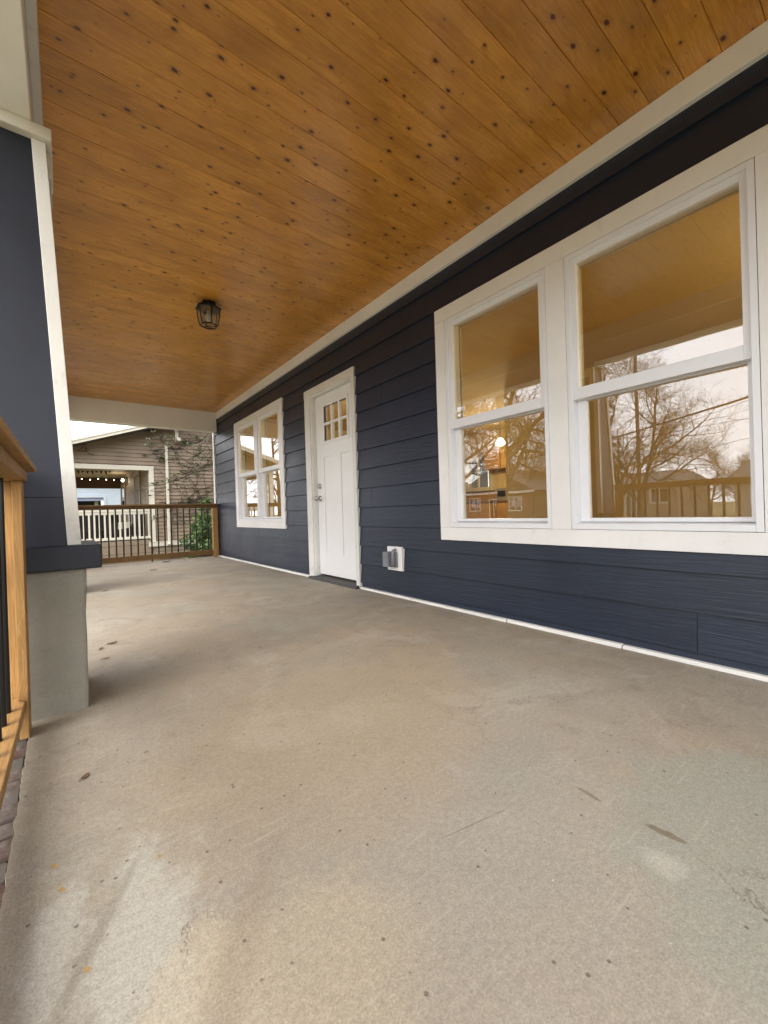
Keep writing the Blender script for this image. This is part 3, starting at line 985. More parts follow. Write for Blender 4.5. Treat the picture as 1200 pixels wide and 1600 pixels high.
# ================================================================== litter on the slab
def leaf_on(x, y, L, ang, curl, seed):
    rr = random.Random(seed)
    mb = MB()
    n = 6
    pts = []
    for i in range(n + 1):
        t = i / n
        w_ = L * .26 * math.sin(math.pi * min(.98, t * .92 + .05)) * rr.uniform(.7, 1.15)
        z = .003 + curl * (t - .4) ** 2
        pts.append(((t - .5) * L, w_, z))
    b = 0
    for i, (u, w_, z) in enumerate(pts):
        mb.v += [(u, -w_, z + curl * .35), (u, 0, z), (u, w_, z + curl * .3)]
    for i in range(n):
        for k in range(2):
            a = i * 3 + k
            mb.f.append((a, a + 3, a + 4, a + 1))
    mb.tube([(-L * .5, 0, .004), (-L * .78, L * .05, .003)], .0012, 4)
    o = part('dry_leaf', mb, M['dry'])
    o.modifiers.new('thickness', 'SOLIDIFY').thickness = .0006
    o.location = (x, y, 0.0005); o.rotation_euler.z = ang
    return o
LV = [(.029, 1.495, .040, .9, .010, 'curled brown leaf on concrete beside the rough brick edge'),
      (.210, 2.977, .075, .3, .020, 'large dry leaf on concrete beside the pier'),
      (.150, 2.90, .05, 1.2, .012, 'small dry leaf on concrete next to a larger one'),
      (.16, 2.68, .045, .1, .01, 'flat brown leaf on concrete close to the pier'),
      (.33, 5.2, .08, .5, .02, 'dry leaf on concrete toward the end railing'),
      (1.0, 6.7, .11, .2, .03, 'dry curled leaf on concrete in front of the end railing'),
      (1.35, 7.72, .16, .1, .05, 'clump of dry leaf under the end railing'),
      (.19, 1.52, .012, .4, .003, 'crumb of dry leaf on the open concrete')]
for i, (x, y, L, a, c_, lb) in enumerate(LV):
    tag(leaf_on(x, y, L * .75, a, c_ * .6, i), lb, 'leaf', 'dry leaves on the porch floor')

# ================================================================== inside the house
IX0, IX1 = W + .15, 8.262
PX = 5.663
struct('interior_floor', MB().box(IX0, IX1, YA + .15, END - .12, -.05, -.002), M['floor_in'])
struct('interior_ceiling', MB().box(IX0, IX1, YA + .15, END - .12, 2.60, 2.64), M['ceil_in'])
struct('interior_wall', MB().holes('X', IX1, IX1 + .15, YA + .15, END - .12, GZ, 2.67, [(6.30, 6.99, 1.245, 1.95)]), M['wall_in'])
struct('interior_wall', MB().box(PX, PX + .12, YA + .15, 4.0, -.001, 2.599), M['wall_in'])
struct('interior_wall', MB().box(IX0 + .001, IX1 - .001, YA + .1505, YA + .19, -.001, 2.599).box(IX0 + .001, IX1 - .001, END - .16, END - .1205, -.001, 2.599), M['wall_in'])
kw = thing('kitchen_window', (IX1, 6.65, 1.2), 'small kitchen window seen through the large double window', 'window')
mb = MB().holes('X', IX1 - .03, IX1 + .02, 6.22, 7.07, 1.165, 2.03, [(6.32, 6.625, 1.265, 1.93), (6.665, 6.97, 1.265, 1.93)])
part('window_frame', mb, M['cream'], kw, .004)
part('sill', MB().box(IX1 - .09, IX1 - .031, 6.18, 7.11, 1.165, 1.195), M['cream'], kw)
part('pane', MB().box(IX1 + .005, IX1 + .009, 6.32, 6.97, 1.265, 1.93), M['glass_thin'], kw)
kc = thing('kitchen_cabinet', (IX1 - .3, 6, 0), 'honey wood kitchen base cabinet with brown counter inside the house', 'cabinet')
part('carcass', MB().box(IX1 - .60, IX1 - .001, 4.7, 7.7, .0, .86), M['cabinet'], kc)
part('counter_top', MB().box(IX1 - .63, IX1 - .001, 4.68, 7.72, .861, .90), M['counter'], kc, .004)
for i in range(6):
    part('cabinet_door', MB().box(IX1 - .622, IX1 - .601, 4.73 + i * .49, 5.19 + i * .49, .10, .84), M['cabinet'], kc, .006)
part('backsplash', MB().box(IX1 - .02, IX1 - .0005, 4.7, 7.7, .901, 1.16), M['cabinet'], kc)
for y0_, n_ in ((5.30, 1), (5.77, 1)):
    uc = thing('wall_cabinet', (IX1 - .16, y0_ + .2, 1.64), 'honey wall cabinet beside the kitchen window, ' + ('closer to it' if y0_ > 5.5 else 'second from it'), 'cabinet', 'kitchen wall cabinets')
    part('carcass', MB().box(IX1 - .32, IX1 - .001, y0_, y0_ + .44, 1.64, 2.10), M['cabinet'], uc)
    part('cabinet_door', MB().box(IX1 - .341, IX1 - .321, y0_ + .01, y0_ + .43, 1.65, 2.09), M['cabinet'], uc, .006)
rg = thing('kitchen_range', (IX1 - .66, 5.95, .9), 'steel kitchen range panel beyond the counter', 'range')
part('backguard', MB().box(IX1 - .10, IX1 - .021, 5.62, 6.06, .902, 1.20), M['steel'], rg, .004)
part('display', MB().box(IX1 - .106, IX1 - .1005, 5.80, 6.02, 1.0, 1.14), M['black_metal'], rg)
def lamp_light(name, loc, energy, c, r_, parent):
    d = bpy.data.lights.new(name, 'POINT'); d.energy = energy; d.color = c; d.shadow_soft_size = r_
    o = bpy.data.objects.new(name, d); o.location = Vector(loc) - wloc(parent); col.objects.link(o); o.parent = parent
    return o
pl = thing('pendant_lamp', (6.95, 5.02, 2.0), 'lit glass pendant lamp glowing in the kitchen', 'lamp')
part('cord', MB().tube([(6.95, 5.02, 2.599), (6.95, 5.02, 2.13)], .004, 6), M['black_metal'], pl)
part('shade', MB().lathe(6.95, 5.02, [(.02, 2.14), (.05, 2.12), (.10, 2.03), (.10, 2.02), (.04, 1.99)], 20), M['bulb_kitchen'], pl, smooth=True)
lamp_light('kitchen_light', (6.95, 5.02, 1.92), 42, (1.0, .72, .38), .08, pl)
rl = thing('unseen_globe_lamp', (4.15, 5.05, 2.1), 'lit globe pendant in the front room toward the kitchen', 'lamp')
part('cord', MB().tube([(4.15, 5.05, 2.599), (4.15, 5.05, 2.22)], .004, 6), M['black_metal'], rl)
part('globe', MB().lathe(4.15, 5.05, [(.03, 2.225), (.09, 2.19), (.12, 2.12), (.12, 2.07), (.09, 2.0), (.03, 1.965)], 20), M['bulb_room'], rl, smooth=True)
rl2 = thing('unseen_globe_lamp', (4.1, -.35, 2.1), 'added unseen globe pendant at the end of the front room away from the kitchen', 'lamp')  # second globe, added out of view to brighten this end of the room
part('cord', MB().tube([(4.1, -.35, 2.599), (4.1, -.35, 2.22)], .004, 6), M['black_metal'], rl2)
part('globe', MB().lathe(4.1, -.35, [(.03, 2.225), (.09, 2.19), (.12, 2.12), (.12, 2.07), (.09, 2.0), (.03, 1.965)], 20), M['bulb_room'], rl2, smooth=True)
fl = thing('fill_floor_lamp', (3.25, 6.85, 0), 'added unseen fill lamp behind the wall next to the far double window', 'lamp')  # added out of view to even out the interior light
part('stem', MB().tube([(3.25, 6.85, .001), (3.25, 6.85, 1.40)], .012, 8), M['black_metal'], fl)
part('base', MB().lathe(3.25, 6.85, [(.15, -.0015), (.15, .018), (.03, .03)], 20), M['black_metal'], fl)
part('shade', MB().lathe(3.25, 6.85, [(.16, 1.38), (.11, 1.62)], 20), M['bulb_fill'], fl, smooth=True)

# ================================================================== neighbour's house (tan gable end)
NY = 12.0
nb = thing('neighbour_house', (5, 16, GZ), 'tan clapboard bungalow with cream trim and gable roof beyond the end railing', 'house')
SL = .345
def rake(x):
    return 2.455 + SL * (x - .175)
NRX = 5.2
WALLX = 1.75
# clapboards of the gable wall, board by board
step = .0965
zc = -.30
nholes = [(-.55, 1.757, .05, 1.985)]
i = 0
while zc < 4.1:
    zt_ = zc + step
    for (a, b) in ((-.40, 1.86), (1.86, 5.2), (5.2, 8.6)):
        def clip(z):
            x_ = .175 + (z - 2.468) / SL
            return max(a, x_), min(b, 2 * NRX - x_)
        (lb_, hb_), (lo, hi) = clip(zc), clip(zt_)
        if a < 1.0 and zc < 2.09:
            continue
        if hi - lo < .1:
            continue
        part('clapboard', MB().hexa([(lb_, NY - .022, zc), (hb_, NY - .022, zc), (hb_, NY + .01, zc), (lb_, NY + .01, zc), (lo, NY - .003, zt_), (hi, NY - .003, zt_), (hi, NY + .01, zt_), (lo, NY + .01, zt_)]), M['tan_siding'], nb)
    zc = zt_
part('wall_core', MB().extrude([(1.80, GZ), (8.6, GZ), (8.6, 2.5), (NRX, rake(NRX) - .02), (.0, rake(0.0) - .02), (-.40, 2.09), (1.80, 2.09)], 'Y', NY + .011, NY + .12), M['tan_siding'], nb)
# opening frame, water table, corner
part('opening_trim', MB().box(-.42, 1.862, NY - .035, NY + .10, 1.975, 2.088), M['cream'], nb, .004)
part('opening_trim', MB().box(1.752, 1.8625, NY - .034, NY + .10, .02, 1.974), M['cream'], nb, .004)
part('opening_trim', MB().box(-.42, -.30, NY - .034, NY + .10, -.1, 1.974), M['cream'], nb, .004)
part('water_table', MB().box(1.70, 8.6, NY - .045, NY - .001, .018, .13), M['cream'], nb, .004)
part('water_table', MB().box(1.70, 8.6, NY - .055, NY - .001, .1305, .145), M['cream'], nb, .002)
part('foundation_vent', MB().box(2.52, 2.93, NY - .03, NY - .001, -.10, .005), M['dark_open'], nb)
part('skirt_board', MB().box(-.42, 1.75, NY - .02, NY + .05, .085, .20), M['tan_siding'], nb)
for q in range(4):
    part('skirt_board', MB().box(-.42, 1.75, NY - .012, NY + .05, GZ + .21 * q, GZ + .2 + .21 * q), M['tan_siding'], nb, .003)
part('downspout', MB().box(2.135, 2.20, NY - .075, NY - .018, .14, 2.655), M['cream'], nb, .012)
part('downspout_shoe', MB().tube([(2.165, NY - .05, .16), (2.165, NY - .06, .10), (2.15, NY - .13, .04)], .034, 8), M['cream'], nb)
part('gable_bracket', MB().box(2.38, 2.47, NY - .30, NY - .017, 2.74, 2.83).box(2.385, 2.465, NY - .08, NY - .018, 2.831, 3.19).box(2.385, 2.465, NY - .35, NY - .081, 3.06, 3.17), M['cream'], nb, .006)
# roof with rake boards
RY0, RY1 = NY - .55, NY + 9
roof = MB()
for sgn in (1, -1):
    xa = -.62 if sgn == 1 else 2 * NRX + .62
    p = []
    z_e, z_r = rake(-.62) + .02, rake(NRX) + .02
    for dz_ in (0, .085):
        p += [(xa, RY0 + .03, z_e + dz_), (NRX, RY0 + .03, z_r + dz_), (NRX, RY1, z_r + dz_), (xa, RY1, z_e + dz_)]
    roof.hexa(p)
nroof = part('roof', roof, M['shingles'], nb)
for (dy_, dlo, dhi, nm) in ((0.0, -.005, .080, 'rake_board'), (-.022, .062, .108, 'rake_moulding')):
    for sgn in (1, -1):
        xa = -.65 if sgn == 1 else 2 * NRX + .65
        z_e, z_r = rake(-.65), rake(NRX)
        y_a, y_b = RY0 + dy_, RY0 + .029
        part(nm, MB().hexa([(xa, y_a, z_e + dlo), (NRX, y_a, z_r + dlo), (NRX, y_b, z_r + dlo), (xa, y_b, z_e + dlo), (xa, y_a, z_e + dhi), (NRX, y_a, z_r + dhi), (NRX, y_b, z_r + dhi), (xa, y_b, z_e + dhi)]), M['cream'], nb)
part('vent_pipe', MB().lathe(1.50, 14.2, [(.05, 2.8), (.05, 3.42)], 10), bark('rusty_pipe', (.16, .07, .05)), nroof)
# the open porch behind the frame
part('porch_deck', MB().box(-.42, 1.80, NY + .12, 18.6, -.15, .085), M['brown_beam'], nb)
part('porch_ceiling_panel', MB().box(-.42, 1.80, NY + .125, 18.6, 2.29, 2.33), M['porch_tan'], nb)
part('porch_end_beam', MB().box(-.42, 1.80, 18.35, 18.6, 1.915, 2.289), M['brown_beam'], nb)
part('porch_front_beam', MB().box(-.42, -.30, NY + .101, 18.34, 1.95, 2.289), M['brown_beam'], nb)
for q in range(24):
    part('clapboard', MB().hexa([(WALLX - .014, NY + .125, .09 + q * .0965), (WALLX + .04, NY + .125, .09 + q * .0965), (WALLX + .04, 18.6, .09 + q * .0965), (WALLX - .014, 18.6, .09 + q * .0965),
                                 (WALLX - .002, NY + .125, .1865 + q * .0965), (WALLX + .04, NY + .125, .1865 + q * .0965), (WALLX + .04, 18.6, .1865 + q * .0965), (WALLX - .002, 18.6, .1865 + q * .0965)]) if q < 22 else MB().box(WALLX, WALLX + .04, NY + .125, 18.6, .09 + q * .0965, .18 + q * .0965), M['tan_siding'], nb)
def trim_rect(y0, y1, z0, z1, nm, infill, mat_in):
    w_ = empty(nm, (WALLX, (y0 + y1) / 2, z0), nb)
    part('casing', MB().holes('X', WALLX - .045, WALLX - .0145, y0, y1, z0, z1, [(y0 + .1, y1 - .1, z0 + (.1 if z0 > .2 else 0), z1 - .1)]), M['porch_tan'], w_, .004)
    part(infill, MB().box(WALLX - .030, WALLX - .015, y0 + .1, y1 - .1, z0 + (.1 if z0 > .2 else 0), z1 - .1), mat_in, w_)
trim_rect(13.40, 14.50, .09, 2.12, 'porch_door', 'slab', M['dark_soffit'])
trim_rect(17.0, 18.0, .75, 2.0, 'porch_window', 'pane', M['glass_far'])
# back wall mass so that the porch is closed to the right
part('far_gable', MB().box(1.80, 8.6, 18.4, 18.5, GZ, 2.6), M['tan_siding'], nb)
part('side_wall', MB().box(8.5, 8.6, NY + .13, 18.39, GZ, 2.6), M['tan_siding'], nb)
# white balustrade of that porch
nr = thing('neighbour_railing', (.7, NY, .2), 'white painted balustrade in the tan house porch opening', 'railing')
part('top_rail', MB().box(-.295, 1.749, NY - .02, NY + .05, .93, .985), M['cream'], nr, .004)
part('sub_rail', MB().box(-.295, 1.749, NY - .005, NY + .03, .865, .9295), M['cream'], nr, .003)
part('bottom_rail', MB().box(-.295, 1.749, NY - .02, NY + .05, .235, .295), M['cream'], nr, .004)
bmn = MB().box(-.018, .018, -.012, .018, 0, .569).mesh('baluster'); bmn.materials.append(M['cream'])
x = 1.715
while x > -.28:
    o = bpy.data.objects.new('baluster', bmn); o.location = (x - .7, .012, .2955 - .2); col.objects.link(o); o.parent = nr
    x -= .1035
# things on that porch
fb = thing('neighbour_railing', (.7, 18.45, .1), 'far white balustrade at the other end of the tan porch', 'railing')
part('top_rail', MB().box(-.30, 1.73, 18.42, 18.49, .90, .95), M['dark_soffit'], fb)
part('panel', MB().box(-.30, 1.73, 18.44, 18.47, .09, .899), M['dark_open'], fb)
sf = thing('porch_settee', (1.25, 13.2, .085), 'black wicker settee on the tan house porch', 'settee')
part('seat', MB().box(.95, 1.68, 12.75, 13.30, .30, .42), M['dark_open'], sf, .02)
part('backrest', MB().box(1.50, 1.70, 12.75, 13.30, .421, .86), M['dark_open'], sf, .03)
part('armrest', MB().box(.95, 1.49, 12.66, 12.749, .30, .64), M['dark_open'], sf, .02)
part('armrest', MB().box(.95, 1.49, 13.301, 13.38, .30, .64), M['dark_open'], sf, .02)
for lx in (.98, 1.60):
    for ly in (12.70, 13.28):
        part('leg', MB().box(lx, lx + .06, ly, ly + .06, .0855, .2995), M['dark_open'], sf)
bl = thing('folded_cloth', (1.3, 12.72, .6), 'pale cloth thrown over the black settee arm', 'cloth')
part('cloth', MB().hexa([(1.10, 12.648, .48), (1.40, 12.642, .52), (1.40, 12.752, .52), (1.10, 12.752, .50), (1.12, 12.650, .665), (1.42, 12.645, .675), (1.42, 12.752, .67), (1.12, 12.752, .66)]), M['cream'], bl, .008)
for y0_ in (14.6, 15.7):
    pc = thing('patio_chair', (.6, y0_, .085), 'dark patio chair on the tan house porch, ' + ('beside the settee' if y0_ < 15 else 'behind another chair'), 'chair', 'dark patio chairs')
    part('seat', MB().box(.1, 1.0, y0_, y0_ + .6, .40, .47), M['dark_open'], pc, .02)
    part('backrest', MB().box(.1, 1.0, y0_ + .6, y0_ + .68, .40, .86), M['dark_open'], pc, .02)
    for lx in (.13, .92):
        for ly in (y0_ + .03, y0_ + .6):
            part('leg', MB().box(lx, lx + .05, ly, ly + .05, .0855, .3995), M['dark_open'], pc)
wl_ = thing('wall_lamp', (WALLX - .1, 16.3, 2.0), 'lit round wall lamp on the tan porch wall', 'lamp')
part('backplate', MB().box(WALLX - .035, WALLX - .0145, 16.24, 16.36, 1.90, 2.18), M['black_metal'], wl_, .005)
part('arm', MB().tube([(WALLX - .03, 16.3, 2.14), (WALLX - .13, 16.3, 2.17), (WALLX - .15, 16.3, 2.11)], .012, 8), M['black_metal'], wl_)
part('globe', MB().lathe(WALLX - .15, 16.3, [(.015, 2.105), (.034, 2.085), (.040, 2.055), (.034, 2.025), (.015, 2.005)], 16), M['bulb_wall'], wl_, smooth=True)
lamp_light('wall_lamp_light', (WALLX - .32, 16.3, 2.0), 2.5, (1, .8, .5), .08, wl_)
st = thing('string_lights', (.7, 17.5, 2.25), 'string of small lit bulbs under the tan porch ceiling', 'lights')
sp_ = []
for q in range(26):
    t = q / 25
    sp_.append((-.25 + 1.95 * t, 17.6, 2.215 - .035 * math.sin(t * math.pi * 3) ** 2))
part('wire', MB().tube(sp_, .006, 5), M['black_metal'], st)
bmm = MB().lathe(0, 0, [(.004, .0), (.012, -.010), (.016, -.024), (.012, -.036), (.003, -.042)], 8).mesh('bulb', smooth=True); bmm.materials.append(M['bulb_string'])
for q in range(1, 25, 3):
    o = bpy.data.objects.new('bulb', bmm); o.location = Vector(sp_[q]) - Vector((.7, 17.5, 2.25)); col.objects.link(o); o.parent = st
bt = thing('bunting', (.7, 15.3, 2.28), 'small dark bunting flags strung below the tan porch ceiling', 'bunting')
part('cord', MB().tube([(-.28, 15.3, 2.27), (.6, 15.3, 2.235), (1.70, 15.3, 2.27)], .004, 5), M['dark_open'], bt)
for q in range(13):
    x = -.2 + q * .115
    h_ = .055 + .03 * (q * 7 % 3)
    z = 2.262 - .026 * (1 - abs(x - .6) / 1.0)
    mb = MB()
    for yy in (15.297, 15.303):
        mb.v += [(x - .035, yy, z), (x + .035, yy, z), (x + .02 * ((q % 3) - 1), yy, z - h_)]
    mb.f += [(0, 1, 2), (5, 4, 3), (0, 3, 4, 1), (1, 4, 5, 2), (2, 5, 3, 0)]
    part('flag', mb, M['dark_open'], bt)

# ------------------------------------------------------------------ pale blue house seen through that porch
bh = thing('blue_house', (0, 28, GZ), 'pale blue clapboard house glimpsed through the tan porch', 'house')
part('wall', MB().holes('Y', 25.0, 25.2, -1.0, 9, GZ, 2.9, [(-.6, 1.60, -.3, 1.86)]), M['blue_clap'], bh)
part('opening_trim', MB().holes('Y', 24.95, 24.999, -.72, 1.72, -.35, 2.0, [(-.6, 1.60, -.3, 1.86)]), M['blue_clap'], bh, .005)
part('lintel', MB().box(-.599, 1.599, 25.02, 25.12, 1.70, 1.859), M['blue_grey'], bh)
part('inner_wall', MB().box(-.6, 1.6, 26.6, 26.7, GZ, 2.6), M['dark_open'], bh)
part('porch_post', MB().box(1.25, 1.40, 25.3, 25.45, -.3, 1.86), M['porch_tan'], bh)
part('porch_rail', MB().box(-.599, 1.24, 25.3, 25.36, 1.40, 1.47), M['far_trim'], bh)
hr = MB()
hr.v += [(-1.5, 24.5, 2.85), (9.5, 24.5, 2.85), (9.5, 33.5, 2.85), (-1.5, 33.5, 2.85), (3.0, 29, 4.4), (5.5, 29, 4.4)]
hr.f += [(0, 1, 5, 4), (1, 2, 5), (2, 3, 4, 5), (3, 0, 4), (3, 2, 1, 0)]
part('roof', hr, M['shingles'], bh)
part('side_wall', MB().box(-1.0, -.8, 25.201, 33, GZ, 2.9), M['blue_clap'], bh)

# ================================================================== vegetation
def rnd_dir(rr, up_=.0):
    v = Vector((rr.gauss(0, 1), rr.gauss(0, 1), rr.gauss(0, 1) + up_))
    return v.normalized()
def bare_tree_mesh(seed, H, lean=(0, 0), spread=.75, fork=9, droop=0.0, dens=(7, 6, 5), r0_=None, first=.28):
    rr = random.Random(seed)
    trunk, crown = MB(), MB()
    r_base = r0_ or H * .018
    def grow(p, d, L, r, lev, maxlev):
        n = (9, 8, 6, 4, 3)[lev]
        pts, rad = [p.copy()], [r]
        dd = d.copy()
        for i in range(n):
            j = (.09, .16, .24, .32, .36)[lev]
            dd = (dd + rnd_dir(rr) * j + Vector((0, 0, (.06 if lev < 2 else .02) - droop * (lev > 1)))).normalized()
            pts.append(pts[-1] + dd * (L / n))
            rad.append(max(r * (1 - .80 * (i + 1) / n), .006))
        (trunk if lev < 2 else crown).tube(pts, rad, (8, 6, 4, 3, 3)[lev], cap=False)
        if lev == maxlev:
            return
        k = (fork, dens[0], dens[1], dens[2])[lev]
        for c in range(k):
            t = (first if lev == 0 else .18) + (1 - (first if lev == 0 else .18)) * (c + rr.random()) / k
            x = t * n; i0 = min(int(x), n - 1)
            q = pts[i0].lerp(pts[i0 + 1], x - i0)
            rq = rad[i0] * .62
            base_d = (pts[i0 + 1] - pts[i0]).normalized()
            side = base_d.cross(rnd_dir(rr)).normalized()
            nd = (base_d * (1 - spread * .55) + side * spread).normalized()
            grow(q, nd, L * rr.uniform(.42, .68) * (1.12 - .45 * t), rq, lev + 1, maxlev)
    grow(Vector((0, 0, 0)), Vector((lean[0], lean[1], 1)).normalized(), H * .78, r_base, 0, 4)
    return trunk, crown
TREES = {}
def tree(key, loc, label, rot=0, scale=1.0, mat='bark', **kw):
    t = thing('bare_tree', loc, label, 'tree', 'bare winter trees')
    if key not in TREES:
        tr, cr = bare_tree_mesh(**kw)
        a, b = tr.mesh('trunk', smooth=True), cr.mesh('crown')
        a.materials.append(M[mat]); b.materials.append(M[mat])
        TREES[key] = (a, b)
    for nm, me in zip(('trunk', 'crown'), TREES[key]):
        o = bpy.data.objects.new(nm, me); col.objects.link(o); o.parent = t
    t.rotation_euler.z = rot
    t.scale = (scale,) * 3
    return t
tree('A', (-26, 12.3, GZ), 'tallest bare tree across the street in front of the tan hip-roofed house', seed=3, H=13, spread=.72, fork=14, dens=(9, 8, 6), first=.14)
tree('A', (-24.5, 10.6, GZ), 'shorter bare tree across the street standing beside the utility pole', 3.6, .8)
tree('A', (-29, 15.6, GZ), 'bare tree across the street behind the tallest one', 2.0, .85)
tree('B', (-13.2, 13.0, GZ), 'huge bare tree at the near kerb with heavy drooping limbs', seed=11, H=14, spread=.85, fork=12, droop=.10, dens=(9, 8, 6), first=.22, mat='bark_dark', r0_=.33)
tree('B', (-15.0, 19.5, GZ), 'second heavy drooping tree farther along the kerb', 1.2, .95)
tree('A', (-48, 9.5, GZ), 'small distant bare tree behind the roofs', 1.0, .48)
tree('A', (-50, 13.0, GZ), 'distant bare tree behind the brown roof', 4.0, .55)
tree('A', (-46, 5.0, GZ), 'distant bare tree beside the grey house', 5.2, .5)
tree('B', (-20, 34, GZ), 'tall bare tree beyond the tan house on the street side', 3.3, .8)
tree('B', (-9, 31, GZ), 'bare tree in the yard past the pale blue house', 5.0, .75)
tree('A', (-33, 25, GZ), 'bare tree beside the steep gabled house', 3.0, .9)

def leaf_cloud(mb, centre, rad, n, size, rr, squash=1.0):
    c = Vector(centre)
    for _ in range(n):
        d = rnd_dir(rr)
        q = c + Vector((d.x * rad[0], d.y * rad[1], d.z * rad[2])) * (rr.random() ** .45)
        L = size * rr.uniform(.6, 1.3)
        u = rnd_dir(rr, .3); v = u.cross(rnd_dir(rr)).normalized()
        b = len(mb.v)
        nrm = u.cross(v)
        for (a_, b_, h_) in ((-.5, 0, 0), (-.1, .28, .06), (.5, 0, 0), (-.1, -.28, .06)):
            p = q + u * (a_ * L) + v * (b_ * L) + nrm * (h_ * L)
            mb.v.append((p.x, p.y, p.z))
        mb.f += [(b, b + 1, b + 2), (b, b + 2, b + 3)]
rr = random.Random(8)
sh = thing('leafy_shrub', (2.75, 10.6, GZ), 'green leafy shrub growing between the houses behind the end railing', 'shrub')
lf = MB()
stems = MB()
for q in range(34):
    cx, cy = 2.70 + rr.gauss(0, .17), 10.6 + rr.gauss(0, .25)
    hz = rr.uniform(-.4, .85) if abs(cx - 2.62) < .3 else rr.uniform(-.4, .6)
    leaf_cloud(lf, (cx, cy, hz), (.17, .17, .15), 85, .085, rr)
    stems.tube([(2.7, 10.6, GZ), (2.7 + (cx - 2.7) * .4, 10.6 + (cy - 10.6) * .4, (GZ + hz) / 2), (cx, cy, hz)], [.015, .01, .005], 5)
for (cx, cz) in ((2.72, 1.05), (2.80, 1.15), (2.66, .95), (2.84, 1.0)):
    leaf_cloud(lf, (cx, 10.6, cz), (.10, .1, .09), 45, .085, rr)
    stems.tube([(2.7, 10.6, .4), (cx, 10.6, cz)], [.01, .004], 5)
part('foliage', lf, M['leaf'], sh)
part('stem', stems, M['bark'], sh)

# creeper on the tan wall
cv = thing('wall_creeper', (2.6, NY - .03, .1), 'nearly bare creeper stems clinging to the tan clapboards', 'vine')
st_, lv_ = MB(), MB()
def creep(p, d, L, r, lev, st_, lv_):
    pts, rad = [p], [r]
    n = 7
    for i in range(n):
        d = (d + Vector((rr.gauss(0, .35), 0, rr.gauss(0, .30)))).normalized()
        q = pts[-1] + d * (L / n)
        q.y = NY - .028 - .012 * rr.random()
        pts.append(q); rad.append(max(.0035, r * (1 - .6 * i / n)))
    st_.tube(pts, rad, 4)
    for q in pts[1:]:
        if rr.random() < .07:
            leaf_cloud(lv_, (q.x, q.y - .03, q.z), (.07, .02, .05), rr.randint(2, 5), .075, rr)
    if lev:
        for _ in range(3):
            a = rr.randint(1, n - 1)
            creep(pts[a].copy(), Vector((rr.gauss(0, 1), 0, rr.gauss(.1, .5))).normalized(), L * .55, r * .6, lev - 1, st_, lv_)
for (x, z, dx, dz_, L) in ((3.3, .2, -.3, 1, 2.3), (2.9, .2, .1, 1, 2.2), (3.4, 1.2, -1, .35, 1.5), (3.4, 2.2, -1, .1, 1.3), (3.3, 1.6, -1, .0, 1.3), (2.6, 2.6, -1, .1, .8), (1.95, 2.35, .6, .15, .45), (3.4, 2.8, -1, -.1, 1.1), (3.2, .8, -1, .1, 1.0)):
    creep(Vector((x, NY - .03, z)), Vector((dx, 0, dz_)), L, .009, 2, st_, lv_)
part('stem', st_, M['bark_dark'], cv)
part('foliage', lv_, M['leaf_dull'], cv)

cv2 = thing('wall_creeper', (.5, NY - .03, 2.25), 'small tuft of creeper on the tan gable above the porch opening', 'vine')
st2, lv2 = MB(), MB()
creep(Vector((.62, NY - .03, 2.30)), Vector((-1, 0, .05)), .40, .008, 2, st2, lv2)
part('stem', st2, M['bark_dark'], cv2)

# small tree between the houses whose branches reach across the tan wall
bs = thing('young_tree', (3.9, 10.9, GZ), 'thin young tree reaching sparse leafy branches across the tan wall', 'tree')
tb, tl = MB(), MB()
tb.tube([(3.9, 10.9, GZ), (3.86, 10.9, .4), (3.8, 10.88, 1.4), (3.7, 10.9, 2.6), (3.65, 10.9, 3.6)], [.04, .036, .03, .022, .012], 7)
def limb(pts, r):
    pts = [Vector(p) for p in pts]
    rad = [r * (1 - .75 * i / (len(pts) - 1)) for i in range(len(pts))]
    tb.tube(pts, rad, 5)
    for i in range(len(pts) - 1):
        for _ in range(4):
            q = pts[i].lerp(pts[i + 1], rr.random())
            d = (pts[i + 1] - pts[i]).normalized() + rnd_dir(rr) * .8
            e = q + d.normalized() * rr.uniform(.10, .30)
            e2 = e + (d + rnd_dir(rr) * .7).normalized() * rr.uniform(.05, .18)
            tb.tube([q, e, e2], [.005, .004, .002], 3)
            if rr.random() < .8 and i > 0:
                leaf_cloud(tl, e2, (.11, .08, .05), rr.randint(6, 14), .06, rr)
limb([(3.80, 10.88, 1.5), (3.1, 10.85, 1.95), (2.6, 10.8, 1.86), (2.2, 10.75, 1.66), (1.8, 10.7, 1.52), (1.45, 10.7, 1.48)], .016)
limb([(3.78, 10.88, 1.7), (3.0, 10.9, 2.10), (2.5, 10.9, 1.86), (2.05, 10.9, 1.60)], .013)
limb([(2.35, 10.8, 1.72), (2.5, 10.8, 2.1), (2.70, 10.8, 2.5), (2.9, 10.8, 2.8)], .009)
limb([(3.7, 10.9, 2.5), (3.1, 10.9, 2.75), (2.5, 10.9, 2.62), (2.0, 10.9, 2.60), (1.7, 10.9, 2.66)], .013)
limb([(3.72, 10.9, 2.3), (3.0, 10.9, 2.45), (2.6, 10.9, 2.4)], .010)
part('trunk', tb, M['bark_dark'], bs)
part('foliage', tl, M['leaf_dull'], bs)

# grass tufts of the strip between the houses
gm = MB()
for _ in range(5200):
    x, y = rr.uniform(.2, 3.2), rr.uniform(8.2, 11.8)
    a = rr.uniform(0, 6.283); h = rr.uniform(.05, .16); w_ = .006
    dx, dy_ = math.cos(a), math.sin(a)
    b = len(gm.v)
    gm.v += [(x - dy_ * w_, y + dx * w_, GZ), (x + dy_ * w_, y - dx * w_, GZ), (x + dx * h * .5, y + dy_ * h * .5, GZ + h)]
    gm.f.append((b, b + 1, b + 2))
go = part('grass', gm, M['leaf_dull'])
go['kind'] = 'stuff'; go['label'] = 'patchy grass in the strip between the two houses'; go['category'] = 'grass'

